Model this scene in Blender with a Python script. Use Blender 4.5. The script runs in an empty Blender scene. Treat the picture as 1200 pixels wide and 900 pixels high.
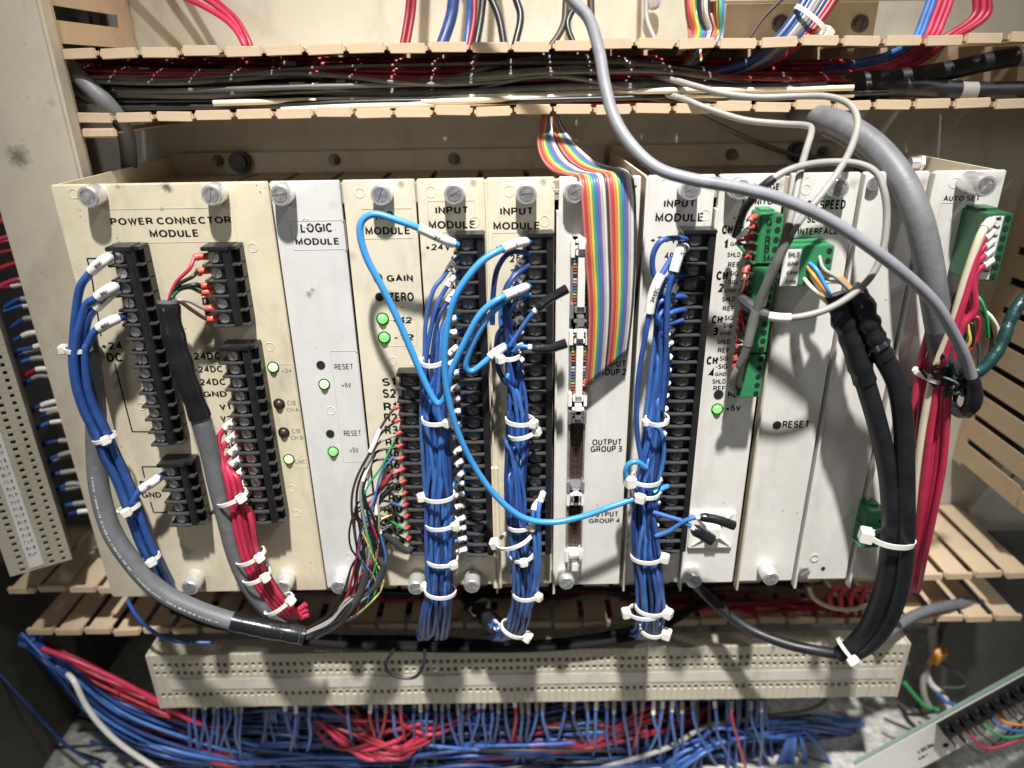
import bpy, bmesh, math, random
import numpy as np
from mathutils import Vector, Matrix
random.seed(7); rng = np.random.default_rng(7)
S = bpy.context.scene
COL = S.collection

# ------------------------------------------------------------------ camera
FPX, CAM_D, CAM_Z = 840.0, 0.446, 0.65
TH, RO = math.radians(23.2), math.radians(0.9)
F = np.array([0, math.cos(TH), -math.sin(TH)]); U0 = np.array([0, math.sin(TH), math.cos(TH)]); R0 = np.array([1.0, 0, 0])
RV = R0*math.cos(RO) - U0*math.sin(RO); UV = U0*math.cos(RO) + R0*math.sin(RO)
CC = np.array([0, -CAM_D, CAM_Z])
cam = bpy.data.cameras.new('camera'); co = bpy.data.objects.new('camera', cam); COL.objects.link(co)
co.matrix_world = Matrix(((RV[0], UV[0], -F[0], CC[0]), (RV[1], UV[1], -F[1], CC[1]), (RV[2], UV[2], -F[2], CC[2]), (0, 0, 0, 1)))
cam.lens = 36.0*FPX/1200; cam.sensor_width = 36; cam.clip_start = .01; cam.clip_end = 20
cam.dof.use_dof = True; cam.dof.focus_distance = .47; cam.dof.aperture_fstop = 4.2
S.camera = co
# ------------------------------------------------------------------ light
w = bpy.data.worlds.new('World'); S.world = w; w.use_nodes = True
w.node_tree.nodes['Background'].inputs[0].default_value = (1, .965, .91, 1)
w.node_tree.nodes['Background'].inputs[1].default_value = .088
def lamp(name, loc, target, size, power, col=(1, .97, .93)):
    l = bpy.data.lights.new(name, 'AREA'); l.shape = 'DISK'; l.size = size; l.energy = power; l.color = col
    o = bpy.data.objects.new(name, l); COL.objects.link(o); o.location = loc
    o.rotation_euler = (Vector(target)-Vector(loc)).to_track_quat('-Z', 'Y').to_euler(); return o
wl = bpy.data.lights.new('work_lamp', 'SPOT'); wl.energy = 570; wl.spot_size = math.radians(25); wl.spot_blend = 1.0; wl.shadow_soft_size = .045; wl.color = (1, .975, .94)
wo = bpy.data.objects.new('work_lamp', wl); COL.objects.link(wo); wo.location = (.02, -.86, 2.55)
wo.rotation_euler = (Vector((.03, 0, .475))-Vector(wo.location)).to_track_quat('-Z', 'Y').to_euler()
lamp('side_lamp', (1.3, -1.0, 2.3), (.1, 0, .44), .16, 10, (.94, .97, 1))
lamp('aisle_lamp', (-1.3, -2.2, 1.2), (0, 0, .44), .5, 6, (1, .98, .95))  # added front fill that lightens the shadows, no lamp seen there
S.view_settings.view_transform = 'Standard'; S.view_settings.look = 'None'
S.view_settings.exposure = 0; S.view_settings.gamma = 1

def P(px, py, h=0.0):
    """photo position (1200x900) on the plane h millimetres in front of the rack's face"""
    d = F + (px-600)/FPX*RV + (450-py)/FPX*UV
    return CC + d*((CAM_D - h/1000)/d[1])

# ------------------------------------------------------------------ materials
MATS = {}
def mk(name, rgb, rough=.5, metal=0, var=.06, scale=60, bump=0, spec=.5, dirt=0, emit=0, trans=0, dirtcol=(.10, .085, .06), coat=0):
    m = bpy.data.materials.new(name); m.use_nodes = True; nt = m.node_tree; b = nt.nodes['Principled BSDF']
    L = nt.links.new
    b.inputs['Roughness'].default_value = rough; b.inputs['Metallic'].default_value = metal
    b.inputs['Specular IOR Level'].default_value = spec
    tc = nt.nodes.new('ShaderNodeTexCoord'); n = nt.nodes.new('ShaderNodeTexNoise')
    n.inputs['Scale'].default_value = scale; n.inputs['Detail'].default_value = 6; n.inputs['Roughness'].default_value = .6
    L(tc.outputs['Object'], n.inputs['Vector'])
    r = nt.nodes.new('ShaderNodeValToRGB'); r.color_ramp.elements[0].position = .3; r.color_ramp.elements[1].position = .7
    r.color_ramp.elements[0].color = tuple(max(0, c*(1-var)) for c in rgb)+(1,)
    r.color_ramp.elements[1].color = tuple(min(1, c*(1+var)) for c in rgb)+(1,)
    L(n.outputs['Fac'], r.inputs['Fac']); src = r.outputs['Color']
    if dirt:
        n2 = nt.nodes.new('ShaderNodeTexNoise'); n2.inputs['Scale'].default_value = 22; n2.inputs['Detail'].default_value = 10; n2.inputs['Roughness'].default_value = .72
        mp = nt.nodes.new('ShaderNodeMapping'); mp.inputs['Scale'].default_value = (1.3, 1, .55)
        L(tc.outputs['Object'], mp.inputs['Vector']); L(mp.outputs['Vector'], n2.inputs['Vector'])
        r2 = nt.nodes.new('ShaderNodeValToRGB'); r2.color_ramp.elements[0].position = .50; r2.color_ramp.elements[1].position = .78
        r2.color_ramp.elements[0].color = (0, 0, 0, 1); r2.color_ramp.elements[1].color = (dirt,)*3+(1,)
        L(n2.outputs['Fac'], r2.inputs['Fac'])
        n3 = nt.nodes.new('ShaderNodeTexNoise'); n3.inputs['Scale'].default_value = 260; n3.inputs['Detail'].default_value = 3
        L(tc.outputs['Object'], n3.inputs['Vector'])
        r3 = nt.nodes.new('ShaderNodeValToRGB'); r3.color_ramp.elements[0].position = .715; r3.color_ramp.elements[1].position = .75
        r3.color_ramp.elements[0].color = (0, 0, 0, 1); r3.color_ramp.elements[1].color = (min(1, dirt*1.6),)*3+(1,)
        L(n3.outputs['Fac'], r3.inputs['Fac'])
        ad = nt.nodes.new('ShaderNodeMath'); ad.operation = 'MAXIMUM'
        L(r2.outputs['Color'], ad.inputs[0]); L(r3.outputs['Color'], ad.inputs[1])
        mx = nt.nodes.new('ShaderNodeMix'); mx.data_type = 'RGBA'; mx.inputs['B'].default_value = dirtcol+(1,)
        L(ad.outputs[0], mx.inputs['Factor']); L(src, mx.inputs['A']); src = mx.outputs['Result']
    L(src, b.inputs['Base Color'])
    rr = nt.nodes.new('ShaderNodeMapRange'); rr.inputs['To Min'].default_value = max(.03, rough-.12); rr.inputs['To Max'].default_value = min(1, rough+.12)
    L(n.outputs['Fac'], rr.inputs['Value']); L(rr.outputs['Result'], b.inputs['Roughness'])
    if bump:
        bp = nt.nodes.new('ShaderNodeBump'); bp.inputs['Strength'].default_value = bump; bp.inputs['Distance'].default_value = .0006
        nb = nt.nodes.new('ShaderNodeTexNoise'); nb.inputs['Scale'].default_value = scale*5; nb.inputs['Detail'].default_value = 3
        L(tc.outputs['Object'], nb.inputs['Vector']); L(nb.outputs['Fac'], bp.inputs['Height']); L(bp.outputs['Normal'], b.inputs['Normal'])
    if emit:
        b.inputs['Emission Color'].default_value = rgb+(1,); b.inputs['Emission Strength'].default_value = emit
    if trans: b.inputs['Transmission Weight'].default_value = trans
    if coat: b.inputs['Coat Weight'].default_value = coat
    MATS[name] = m; return m

mk('cream', (.69, .615, .455), .42, dirt=.42, bump=.14, var=.07, scale=14)
mk('cream2', (.71, .648, .505), .42, dirt=.36, bump=.14, var=.06, scale=14)
mk('greywhite', (.66, .655, .64), .4, dirt=.22, bump=.14, var=.04, scale=14)
mk('offwhite', (.70, .68, .635), .4, dirt=.28, bump=.14, var=.05, scale=14)
mk('coverpaint', (.56, .50, .395), .5, dirt=.34, bump=.12, var=.05)
mk('panelpaint', (.56, .53, .445), .45, dirt=.30, bump=.10, var=.05, scale=20)
mk('flange', (.50, .445, .345), .5, dirt=.45, bump=.10)
mk('guide', (.42, .37, .30), .6, dirt=.5)
mk('duct', (.60, .465, .315), .5, var=.05, dirt=.18, bump=.05)
mk('black', (.014, .014, .016), .36, var=.3, scale=200, dirt=.10, dirtcol=(.2, .18, .15))
mk('divider', (.050, .050, .052), .28, var=.3, scale=200)  # lighter than the strip black: sheen on the edges put into the colour
mk('blackgap', (.010, .010, .010), .8)
mk('dgrey', (.045, .046, .05), .5, var=.25, bump=.15)
mk('screw', (.60, .60, .60), .36, .8, var=.35, scale=300)
mk('darkscrew', (.20, .20, .205), .4, .7, var=.4, scale=300)
mk('steel', (.80, .80, .81), .36, .75, var=.15, scale=150)
mk('darksteel', (.16, .15, .14), .45, .9, var=.3)
mk('brass', (.5, .36, .12), .4, 1, var=.2)
mk('ink', (.010, .010, .010), .8, var=.2, spec=.2)
mk('greyink', (.20, .19, .17), .7, var=.2)
mk('hairline', (.50, .45, .36), .7, var=.2)
mk('blue', (.030, .086, .30), .36, var=.22, scale=120, dirt=.18, dirtcol=(.12, .13, .16), bump=.1)
mk('paleblue', (.050, .115, .33), .42, var=.25, scale=120, dirt=.25, dirtcol=(.16, .17, .20))
mk('dblue', (.017, .042, .155), .4, var=.25, scale=120, dirt=.18, dirtcol=(.10, .10, .12))
mk('mblue', (.045, .145, .42), .38, var=.18, scale=120, dirt=.15, dirtcol=(.15, .16, .18))
mk('lblue', (.050, .27, .62), .34, var=.07, scale=90)
mk('red', (.37, .020, .040), .4, var=.14, scale=90)
mk('pink', (.48, .030, .080), .4, var=.12, scale=90)
mk('darkred', (.20, .012, .022), .45, var=.2, scale=90)
mk('white', (.74, .72, .66), .4, var=.05, dirt=.15)
mk('cord', (.28, .27, .25), .5, var=.08, dirt=.35, dirtcol=(.06, .055, .05))
mk('creamwire', (.70, .62, .46), .42, var=.06)
mk('yellow', (.70, .58, .10), .4)
mk('green', (.03, .30, .09), .4)
mk('wblack', (.014, .014, .016), .38, var=.3, bump=.1)
mk('rubber', (.010, .011, .014), .45, var=.3, bump=.2, dirt=.12, dirtcol=(.10, .10, .10))
mk('shrink', (.012, .013, .015), .24, var=.2, scale=40, bump=.35)
mk('grey', (.135, .138, .15), .5, var=.16, bump=.25, dirt=.30, scale=90, dirtcol=(.32, .31, .30))
mk('lgrey', (.235, .238, .262), .45, var=.12, bump=.15, dirt=.2, scale=90)
mk('dcable', (.115, .112, .104), .5, var=.2, bump=.1)
mk('sleeve', (.78, .76, .72), .45, var=.04, dirt=.12)
mk('tie', (.74, .72, .66), .35, var=.05, spec=.6)
mk('crimp', (.55, .085, .05), .4, var=.2)
mk('dcrimp', (.36, .055, .05), .4, var=.3)
mk('plug', (.035, .21, .085), .38, var=.10)
mk('dplug', (.022, .115, .048), .4, var=.12)  # darker plug green: shade in ports and on turned-away sides put into colour
mk('terminal', (.50, .465, .365), .5, var=.08, dirt=.30, scale=12)
mk('oldpaper', (.56, .53, .46), .7, var=.10, dirt=.5, scale=20)
mk('clearsleeve', (.20, .195, .185), .3, var=.2, dirt=.2)
mk('paper', (.72, .71, .68), .7, var=.04, dirt=.12)
mk('tinmetal', (.36, .36, .35), .34, .6, var=.2, scale=300)
mk('brown', (.05, .030, .02), .5)
mk('orange', (.72, .26, .05), .42)
mk('amber', (.55, .26, .03), .4)
mk('tapegreen', (.008, .042, .040), .38, var=.3, bump=.5, scale=90)
mk('floorgrit', (.44, .43, .40), .8, var=.4, scale=110, dirt=.75, bump=.6, dirtcol=(.06, .055, .045))
mk('darkwall', (.075, .073, .062), .6, dirt=.35, var=.12)
mk('mattblack', (.009, .009, .010), .85, spec=.2)
mk('glassgreen', (.22, .30, .25), .4)
mk('recess', (.035, .032, .03), .7)  # dark colour standing in for shade inside ducts and between modules
mk('led', (.12, .95, .10), .2, emit=1.9)
mk('ledhot', (.45, 1.0, .28), .2, emit=2.0)
mk('ledoff', (.045, .028, .018), .3)
RB = [('rib_brown', (.40, .14, .12)), ('rib_red', (.42, .05, .055)), ('rib_orange', (.48, .18, .07)), ('rib_yellow', (.54, .43, .10)), ('rib_green', (.05, .28, .15)),
      ('rib_blue', (.05, .14, .38)), ('rib_violet', (.17, .10, .24)), ('rib_grey', (.36, .36, .38)), ('rib_white', (.56, .54, .50)), ('rib_black', (.05, .04, .04))]
for n_, c_ in RB: mk(n_, c_, .38, var=.05)

def stain(mat, c, rad, col, amt, sc=300):
    """a rubbed mark with a ragged edge round one spot of the object"""
    nt = MATS[mat].node_tree; L = nt.links.new; b = nt.nodes['Principled BSDF']; src = b.inputs['Base Color'].links[0].from_socket
    tc = nt.nodes.new('ShaderNodeTexCoord'); mp = nt.nodes.new('ShaderNodeMapping'); mp.inputs['Location'].default_value = tuple(-q for q in c)
    L(tc.outputs['Object'], mp.inputs['Vector']); ln = nt.nodes.new('ShaderNodeVectorMath'); ln.operation = 'LENGTH'; L(mp.outputs['Vector'], ln.inputs[0])
    n = nt.nodes.new('ShaderNodeTexNoise'); n.inputs['Scale'].default_value = sc; n.inputs['Detail'].default_value = 5; L(tc.outputs['Object'], n.inputs['Vector'])
    ma = nt.nodes.new('ShaderNodeMath'); ma.operation = 'MULTIPLY_ADD'; ma.inputs[1].default_value = rad*1.1; ma.inputs[2].default_value = -rad*.55; L(n.outputs['Fac'], ma.inputs[0])
    ad = nt.nodes.new('ShaderNodeMath'); ad.operation = 'ADD'; L(ln.outputs['Value'], ad.inputs[0]); L(ma.outputs[0], ad.inputs[1])
    mr = nt.nodes.new('ShaderNodeMapRange'); mr.inputs['From Min'].default_value = rad; mr.inputs['From Max'].default_value = rad*.25; mr.inputs['To Max'].default_value = amt; L(ad.outputs[0], mr.inputs['Value'])
    mx = nt.nodes.new('ShaderNodeMix'); mx.data_type = 'RGBA'; mx.inputs['B'].default_value = col+(1,); L(mr.outputs['Result'], mx.inputs['Factor']); L(src, mx.inputs['A']); L(mx.outputs['Result'], b.inputs['Base Color'])
# ------------------------------------------------------------------ object helpers
WL = {}
def link(o, parent, loc):
    COL.objects.link(o); WL[o.name] = np.array(loc, float)
    if parent is not None:
        o.parent = parent; o.location = tuple(np.array(loc)-WL[parent.name])
    else: o.location = tuple(loc)
    return o
def tag(o, label=None, cat=None, group=None, kind=None):
    if label: o['label'] = label
    if cat: o['category'] = cat
    if group: o['group'] = group
    if kind: o['kind'] = kind
    return o
def thing(name, loc, label, cat, group=None):
    o = bpy.data.objects.new(name, None); o.empty_display_size = .01
    return tag(link(o, None, loc), label, cat, group)
def place(name, mesh, parent, loc, **k):
    return tag(link(bpy.data.objects.new(name, mesh), parent, loc), **k)

def catmull(pts, n=7):
    p = np.asarray(pts, float)
    if len(p) == 2: return np.linspace(p[0], p[1], 5)
    p = np.vstack([2*p[0]-p[1], p, 2*p[-1]-p[-2]]); out = []
    t = np.linspace(0, 1, n, endpoint=False)[:, None]
    for i in range(1, len(p)-2):
        a, b, c, d = p[i-1], p[i], p[i+1], p[i+2]
        out.append(.5*((2*b)+(c-a)*t+(2*a-5*b+4*c-d)*t**2+(3*b-a-3*c+d)*t**3))
    out.append(p[-2][None]); return np.vstack(out)

class MB:
    def __init__(s): s.v = []; s.f = []; s.m = []; s.n = 0
    def add(s, v, f, mi=0):
        s.v.append(np.asarray(v, float).reshape(-1, 3)); s.f += [tuple(i+s.n for i in q) for q in f]; s.m += [mi]*len(f); s.n += len(s.v[-1]); return s
    def box(s, x0, x1, y0, y1, z0, z1, mi=0, bev=0):
        x0, x1 = sorted((x0, x1)); y0, y1 = sorted((y0, y1)); z0, z1 = sorted((z0, z1))
        if bev:
            bm = bmesh.new(); bmesh.ops.create_cube(bm, size=1)
            for v in bm.verts: v.co = ((x0+x1)/2+v.co.x*(x1-x0), (y0+y1)/2+v.co.y*(y1-y0), (z0+z1)/2+v.co.z*(z1-z0))
            bmesh.ops.bevel(bm, geom=bm.edges[:], offset=min(bev, .45*min(x1-x0, y1-y0, z1-z0)), segments=2, affect='EDGES')
            bm.verts.index_update()
            v = [tuple(q.co) for q in bm.verts]; f = [[q.index for q in k.verts] for k in bm.faces]; bm.free()
            return s.add(v, f, mi)
        v = [(x, y, z) for z in (z0, z1) for y in (y0, y1) for x in (x0, x1)]
        return s.add(v, [(0, 2, 3, 1), (4, 5, 7, 6), (0, 1, 5, 4), (2, 6, 7, 3), (0, 4, 6, 2), (1, 3, 7, 5)], mi)
    def tube(s, pts, r, n=8, mi=0, ell=None):
        p = np.asarray(pts, float); k = len(p); r = np.broadcast_to(np.asarray(r, float), (k,))
        t = np.gradient(p, axis=0); t /= np.linalg.norm(t, axis=1)[:, None]+1e-12
        a = np.array([0, -1.0, 0]) if abs(t[0][1]) < .9 else np.array([1.0, 0, 0])
        rings = []
        ang = np.linspace(0, 2*math.pi, n, endpoint=False)
        for i in range(k):
            a = a-t[i]*a.dot(t[i]); a /= np.linalg.norm(a)+1e-12; b = np.cross(t[i], a)
            rings.append(p[i]+r[i]*(np.cos(ang)[:, None]*a+np.sin(ang)[:, None]*b))
        f = [(i*n+j, i*n+(j+1) % n, (i+1)*n+(j+1) % n, (i+1)*n+j) for i in range(k-1) for j in range(n)]
        f += [tuple(range(n))[::-1], tuple(range((k-1)*n, k*n))]
        return s.add(np.vstack(rings), f, mi)
    def cyl(s, c, ax, r, l, n=20, mi=0, r2=None):
        c = np.array(c, float); ax = np.array(ax, float); ax /= np.linalg.norm(ax)
        r2 = r if r2 is None else r2
        return s.tube(np.array([c, c+ax*l]), [r, r2], n, mi)
    def xf(s, M):
        M = np.array(M); s.v = [q@M[:3, :3].T+M[:3, 3] for q in s.v]; return s
    def build(s, name, mats, parent=None, smooth=True, ang=35, **k):
        v = np.vstack(s.v); c = (v.min(0)+v.max(0))/2
        return place(name, s.mesh(name, mats, c, smooth, ang), parent, c, **k)
    def mesh(s, name, mats, c=(0, 0, 0), smooth=True, ang=35):
        v = np.vstack(s.v)-np.array(c)
        me = bpy.data.meshes.new(name); me.from_pydata(v.tolist(), [], s.f)
        for m in ([mats] if isinstance(mats, str) else mats): me.materials.append(MATS[m])
        me.polygons.foreach_set('material_index', s.m)
        if smooth:
            me.polygons.foreach_set('use_smooth', [True]*len(s.f)); me.set_sharp_from_angle(angle=math.radians(ang))
        me.update(); return me

def arc(cx, cy, rx, ry, a0, a1, n=11):
    return [(cx+rx*math.cos(math.radians(t)), cy+ry*math.sin(math.radians(t))) for t in np.linspace(a0, a1, n)]
# letters as pen strokes on a cap height of 1
STROKES = {
 'A': [[(0, 0), (.36, 1), (.72, 0)], [(.13, .34), (.59, .34)]],
 'B': [[(0, .54), (0, 1), (.32, 1)]+arc(.32, .77, .23, .23, 90, -90)+[(0, .54)], [(0, .54), (.34, .54)]+arc(.34, .27, .27, .27, 90, -90)+[(0, 0), (0, .54)]],
 'C': [arc(.38, .5, .38, .5, 42, 318, 19)],
 'D': [[(0, 0), (0, 1), (.26, 1)]+arc(.26, .5, .40, .5, 90, -90)+[(0, 0)]],
 'E': [[(.52, 1), (0, 1), (0, 0), (.54, 0)], [(0, .53), (.48, .53)]],
 'F': [[(.52, 1), (0, 1), (0, 0)], [(0, .51), (.46, .51)]],
 'G': [arc(.39, .5, .39, .5, 42, 345, 19)+[(.78, .46), (.44, .46)], [(.78, .46), (.78, 0)]],
 'H': [[(0, 0), (0, 1)], [(.6, 0), (.6, 1)], [(0, .53), (.6, .53)]],
 'I': [[(0, 0), (0, 1)]],
 'L': [[(0, 1), (0, 0), (.5, 0)]],
 'M': [[(0, 0), (0, 1), (.37, .12), (.74, 1), (.74, 0)]],
 'N': [[(0, 0), (0, 1), (.6, 0), (.6, 1)]],
 'O': [arc(.4, .5, .4, .5, 0, 360, 25)],
 'P': [[(0, 0), (0, 1), (.32, 1)]+arc(.32, .73, .26, .27, 90, -90)+[(0, .46)]],
 'R': [[(0, 0), (0, 1), (.32, 1)]+arc(.32, .74, .26, .26, 90, -90)+[(0, .48)], [(.32, .48), (.54, .30), (.6, 0)]],
 'S': [arc(.30, .755, .27, .245, 25, 270, 12)+arc(.30, .255, .30, .255, 90, -155, 13)],
 'T': [[(0, 1), (.6, 1)], [(.3, 1), (.3, 0)]],
 'U': [[(0, 1), (0, .32)]+arc(.29, .30, .29, .30, 180, 360)+[(.58, 1)]],
 'V': [[(0, 1), (.32, 0), (.64, 1)]],
 'W': [[(0, 1), (.24, 0), (.46, .95), (.68, 0), (.92, 1)]],
 'Z': [[(0, 1), (.56, 1), (0, 0), (.58, 0)]],
 '0': [arc(.27, .5, .27, .5, 0, 360, 23)],
 '1': [[(0, .76), (.2, .98), (.2, 0)]],
 '2': [arc(.27, .72, .27, .28, 165, -30)+[(0, 0), (.56, 0)]],
 '3': [arc(.26, .76, .24, .24, 150, -90)+arc(.27, .26, .28, .26, 90, -150)],
 '4': [[(.42, 0), (.42, 1), (0, .3), (.58, .3)]],
 '5': [[(.5, 1), (.1, 1), (.04, .48)]+arc(.27, .32, .28, .32, 125, -150)],
 '6': [arc(.28, .31, .27, .31, 0, 360, 19), arc(.42, .40, .41, .60, 80, 185)],
 '7': [[(0, 1), (.54, 1), (.2, 0)]],
 '8': [arc(.28, .75, .23, .25, 0, 360, 17), arc(.28, .26, .28, .26, 0, 360, 19)],
 '9': [arc(.27, .69, .27, .31, 0, 360, 19), arc(.13, .60, .41, .60, -100, 5)],
 '+': [[(0, .38), (.56, .38)], [(.28, .1), (.28, .66)]],
 '-': [[(0, .40), (.34, .40)]],
 '/': [[(0, -.02), (.3, 1.02)]],
 '.': [[(0, .0), (0, .1)]]}
TXT = {}
def glyphs(s, bold=0.0):
    """pen-stroke lettering laid side by side: vertices (x, y, lift), faces, extent"""
    t = .25 if bold < .013 else (.275 if bold < .025 else .34)
    if bold < .003: t = .175
    if (s, t) not in TXT:
        V = []; FF = []; x = 0.0; lift = 0
        for ch in s:
            if ch == ' ': x += .34; continue
            wd = 0
            for st in STROKES[ch]:
                p = [np.array(st[0], float)]
                for q in st[1:]:
                    if np.linalg.norm(np.array(q)-p[-1]) > .012: p.append(np.array(q, float))
                p = np.array(p); k = len(p); closed = np.linalg.norm(p[0]-p[-1]) < .02 and k > 4
                d = np.diff(p, axis=0); d /= np.linalg.norm(d, axis=1)[:, None]; L_ = []; R_ = []
                for i in range(k):
                    d0 = d[i-1] if i > 0 else (d[-1] if closed else d[0]); d1 = d[i] if i < k-1 else (d[0] if closed else d[-1])
                    n0 = np.array([-d0[1], d0[0]]); n1 = np.array([-d1[1], d1[0]]); m = n0+n1; m /= np.linalg.norm(m)+1e-9
                    m *= t/2/max(.35, m.dot(n1)); e = np.zeros(2)
                    L_.append(p[i]+m); R_.append(p[i]-m)
                n = sum(len(q) for q in V); lift += 1
                V.append(np.array([(q[0]+x, q[1], (lift % 3)*.02) for q in L_+R_])); FF += [(n+i, n+i+1, n+k+i+1, n+k+i) for i in range(k-1)]
                wd = max(wd, p[:, 0].max())
            x += wd+t+.13
        V = np.vstack(V); V[:, :2] -= V[:, :2].min(0); TXT[(s, t)] = (V, FF, V.max(0))
    return TXT[(s, t)]
def txt(s, x0, y0, x1, y1, parent, h=None, bold=.012, mat='ink', name='lettering', flip=False):
    """printed lettering that fills the photo box x0..x1, y0..y1 on the face h mm proud"""
    v, f, mx = glyphs(s, bold); h = parent['h']+.05 if h is None else h
    y0, y1 = y0-.5, y1+.5; X0, X1 = P(x0, (y0+y1)/2, h)[0], P(x1, (y0+y1)/2, h)[0]; Z0, Z1 = P((x0+x1)/2, y1, h)[2], P((x0+x1)/2, y0, h)[2]
    q = np.stack([X0+v[:, 0]/mx[0]*(X1-X0), -h/1000-v[:, 2]*.0004, Z0+v[:, 1]/mx[1]*(Z1-Z0)], 1)
    return MB().add(q, f).build(name, mat, parent, smooth=False)
def ptsw(pts):
    """photo points to world; leads that leave the picture carry on beyond its edge"""
    q = [P(*p) for p in pts]
    if len(q) > 2:
        if pts[0][1] < -5 or pts[0][0] > 1205: q.insert(0, q[0]+3.0*(q[0]-q[1]))
        if pts[-1][0] > 1205: q.append(q[-1]+2.0*(q[-1]-q[-2]))
    return np.array(q)
def rod(name, pts, r, mat, parent=None, n=8, seg=7, **k):
    return MB().tube(catmull(ptsw(pts), seg), r/1000, n).build(name, mat, parent, ang=60, **k)
def wig(pts, a):     # a little unevenness
    return pts+np.cumsum(rng.normal(0, a, pts.shape), 0)*np.sin(np.linspace(0, math.pi, len(pts)))[:, None]

ZT, ZB = .594, .2915
XL, XM0, XM1, XR = -.2768, P(752, 206)[0], P(757, 206)[0], .2993

# ================================================================== the setting
MB().box(-.75, .75, .172, .180, .185, 1.05).build('back_panel', 'panelpaint', kind='structure')
MB().box(-.75, .75, -.10, .42, -.012, .004).build('cabinet_floor', 'floorgrit', kind='structure')
MB().box(-.75, .75, .36, .37, .004, .184).build('cabinet_back', 'darkwall', kind='structure')
MB().box(-.50, -.488, -.05, .36, .004, .232).build('cabinet_wall', 'darkwall', kind='structure')
MB().box(.440, .60, .128, .138, .004, .236).build('cabinet_side', 'darkwall', kind='structure')
MB().box(-.40, -.2960, .1300, .1400, .665, .95).build('duct_recess', 'recess', kind='structure')  # dark sheet stands in for the shaded, wire-filled inside of the duct
MB().box(-.75, -.4525, .1500, .1600, .005, .249).build('corner_recess', 'recess', kind='structure')  # dark sheet imitates the shade behind the lower duct fingers
MB().box(-.62, -.3455, .150, .160, .25, .9).build('side_recess', 'recess', kind='structure')  # dark sheet stands in for the shaded cavity full of wires

# ================================================================== wire ducts
PT = .0264; YF = .060; YB = .170
def finger_mesh(name, up, length=YB-YF, half=.0103):
    """one slat of a duct wall, tip toward the camera at the origin"""
    m = MB(); s = 1 if up else -1
    m.box(-half, half, .003, length, -.0008, .0008)
    m.box(-.0112, .0112, 0, .0030, -.0031, .0031, bev=.0004)
    m.box(-.0124, -.0112, .0012, .0050, -.0014, .0014); m.box(.0112, .0122, .0012, .0050, -.0014, .0014)
    return m.mesh(name, 'duct')
FM = finger_mesh('finger', True); FW = finger_mesh('finger', True, half=.0126)  # FW: widened slats, shaped to block light streaks through the upper duct
def hduct(label, rows, xa, xb, zmid, skip=()):
    d = thing('wire_duct', ((xa+xb)/2, YB, min(r[1] for r in rows)), label, 'wire duct')
    MB().box(xa, xb, YB-.004, YB, min(r[1] for r in rows)-.001, max(r[1] for r in rows)+.001).build('duct_base', 'duct', d)
    for anchor, z in rows:
        k0 = math.floor((xa-anchor)/PT)
        k = k0
        while anchor+PT*k+.0115 < xb:
            x = anchor+PT*k+.0115
            if x > xa:
                o = place('finger', FW if z > .5 and x < .235 else FM, d, (x, YF+random.uniform(-.0012, .0012), z+random.uniform(-.0007, .0007)))
                o.rotation_euler = (random.uniform(-.012, .012), random.uniform(-.03, .03), random.uniform(-.02, .02))
            k += 1
    return d
upd = hduct('open tan slotted wire duct running above the rack, packed with cables', [(P(408, 57, -60)[0], .668), (P(417, 132, -60)[0], .6295)], -.283, .46, .65)
lod = hduct('open tan slotted wire duct running below the rack modules', [(P(80, 692, -60)[0], .2440), (P(30, 742, -60)[0], .1970)], -.452, .455, .22)
# lower duct: long row reaches further right than the upper one
# vertical duct at the left, its cover on
lv = thing('duct_cover', (-.314, .055, .246), 'tall beige duct cover with a dark smudge left of the rack', 'duct cover')
MB().box(-.3445, -.2830, .046, .060, .246, .85, bev=.002).build('cover', 'coverpaint', lv)
MB().box(-.3425, -.2850, .0602, .064, .255, .85).build('cover_lip', 'duct', lv)
for (px, py, hh, rd_, am_t) in ((22, 184, -46, .009, .75), (96, 318, -46, .006, .3), (60, 120, -46, .004, .25)):
    stain('coverpaint', P(px, py, hh)-np.array([-.31375, .053, .548]), rd_, (.07, .06, .045), am_t)
# upper-left slotted wall
vw = thing('slotted_wall', (-.288, .06, .672), 'tan slotted duct wall rising at the upper left behind the cover', 'duct wall')
for i, (za, zb) in enumerate([(.674, .6875), (.6960, .715), (.722, .75)]):
    m = MB(); m.box(-.2890, -.2872, .064, .1495, za, zb); m.box(-.2920, -.2850, .060, .0640, za+.002, zb-.001, bev=.0008)
    m.build('finger', 'duct', vw)
MB().box(-.2890, -.2872, .1500, .1705, .671, .79).build('back_strip', 'duct', vw)
st = thing('slotted_wall', (-.27, .06, .62), 'single tan duct finger sticking out beside the cover above the rack corner', 'duct wall')
MB().box(P(95, 155, -60)[0], P(135, 155, -60)[0], .060, .0635, .6165, .6225, bev=.001).build('finger_tip', 'duct', st)
MB().box(P(97, 155, -60)[0], P(132, 155, -60)[0], .0636, .168, .6185, .6200).build('finger', 'duct', st)

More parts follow.
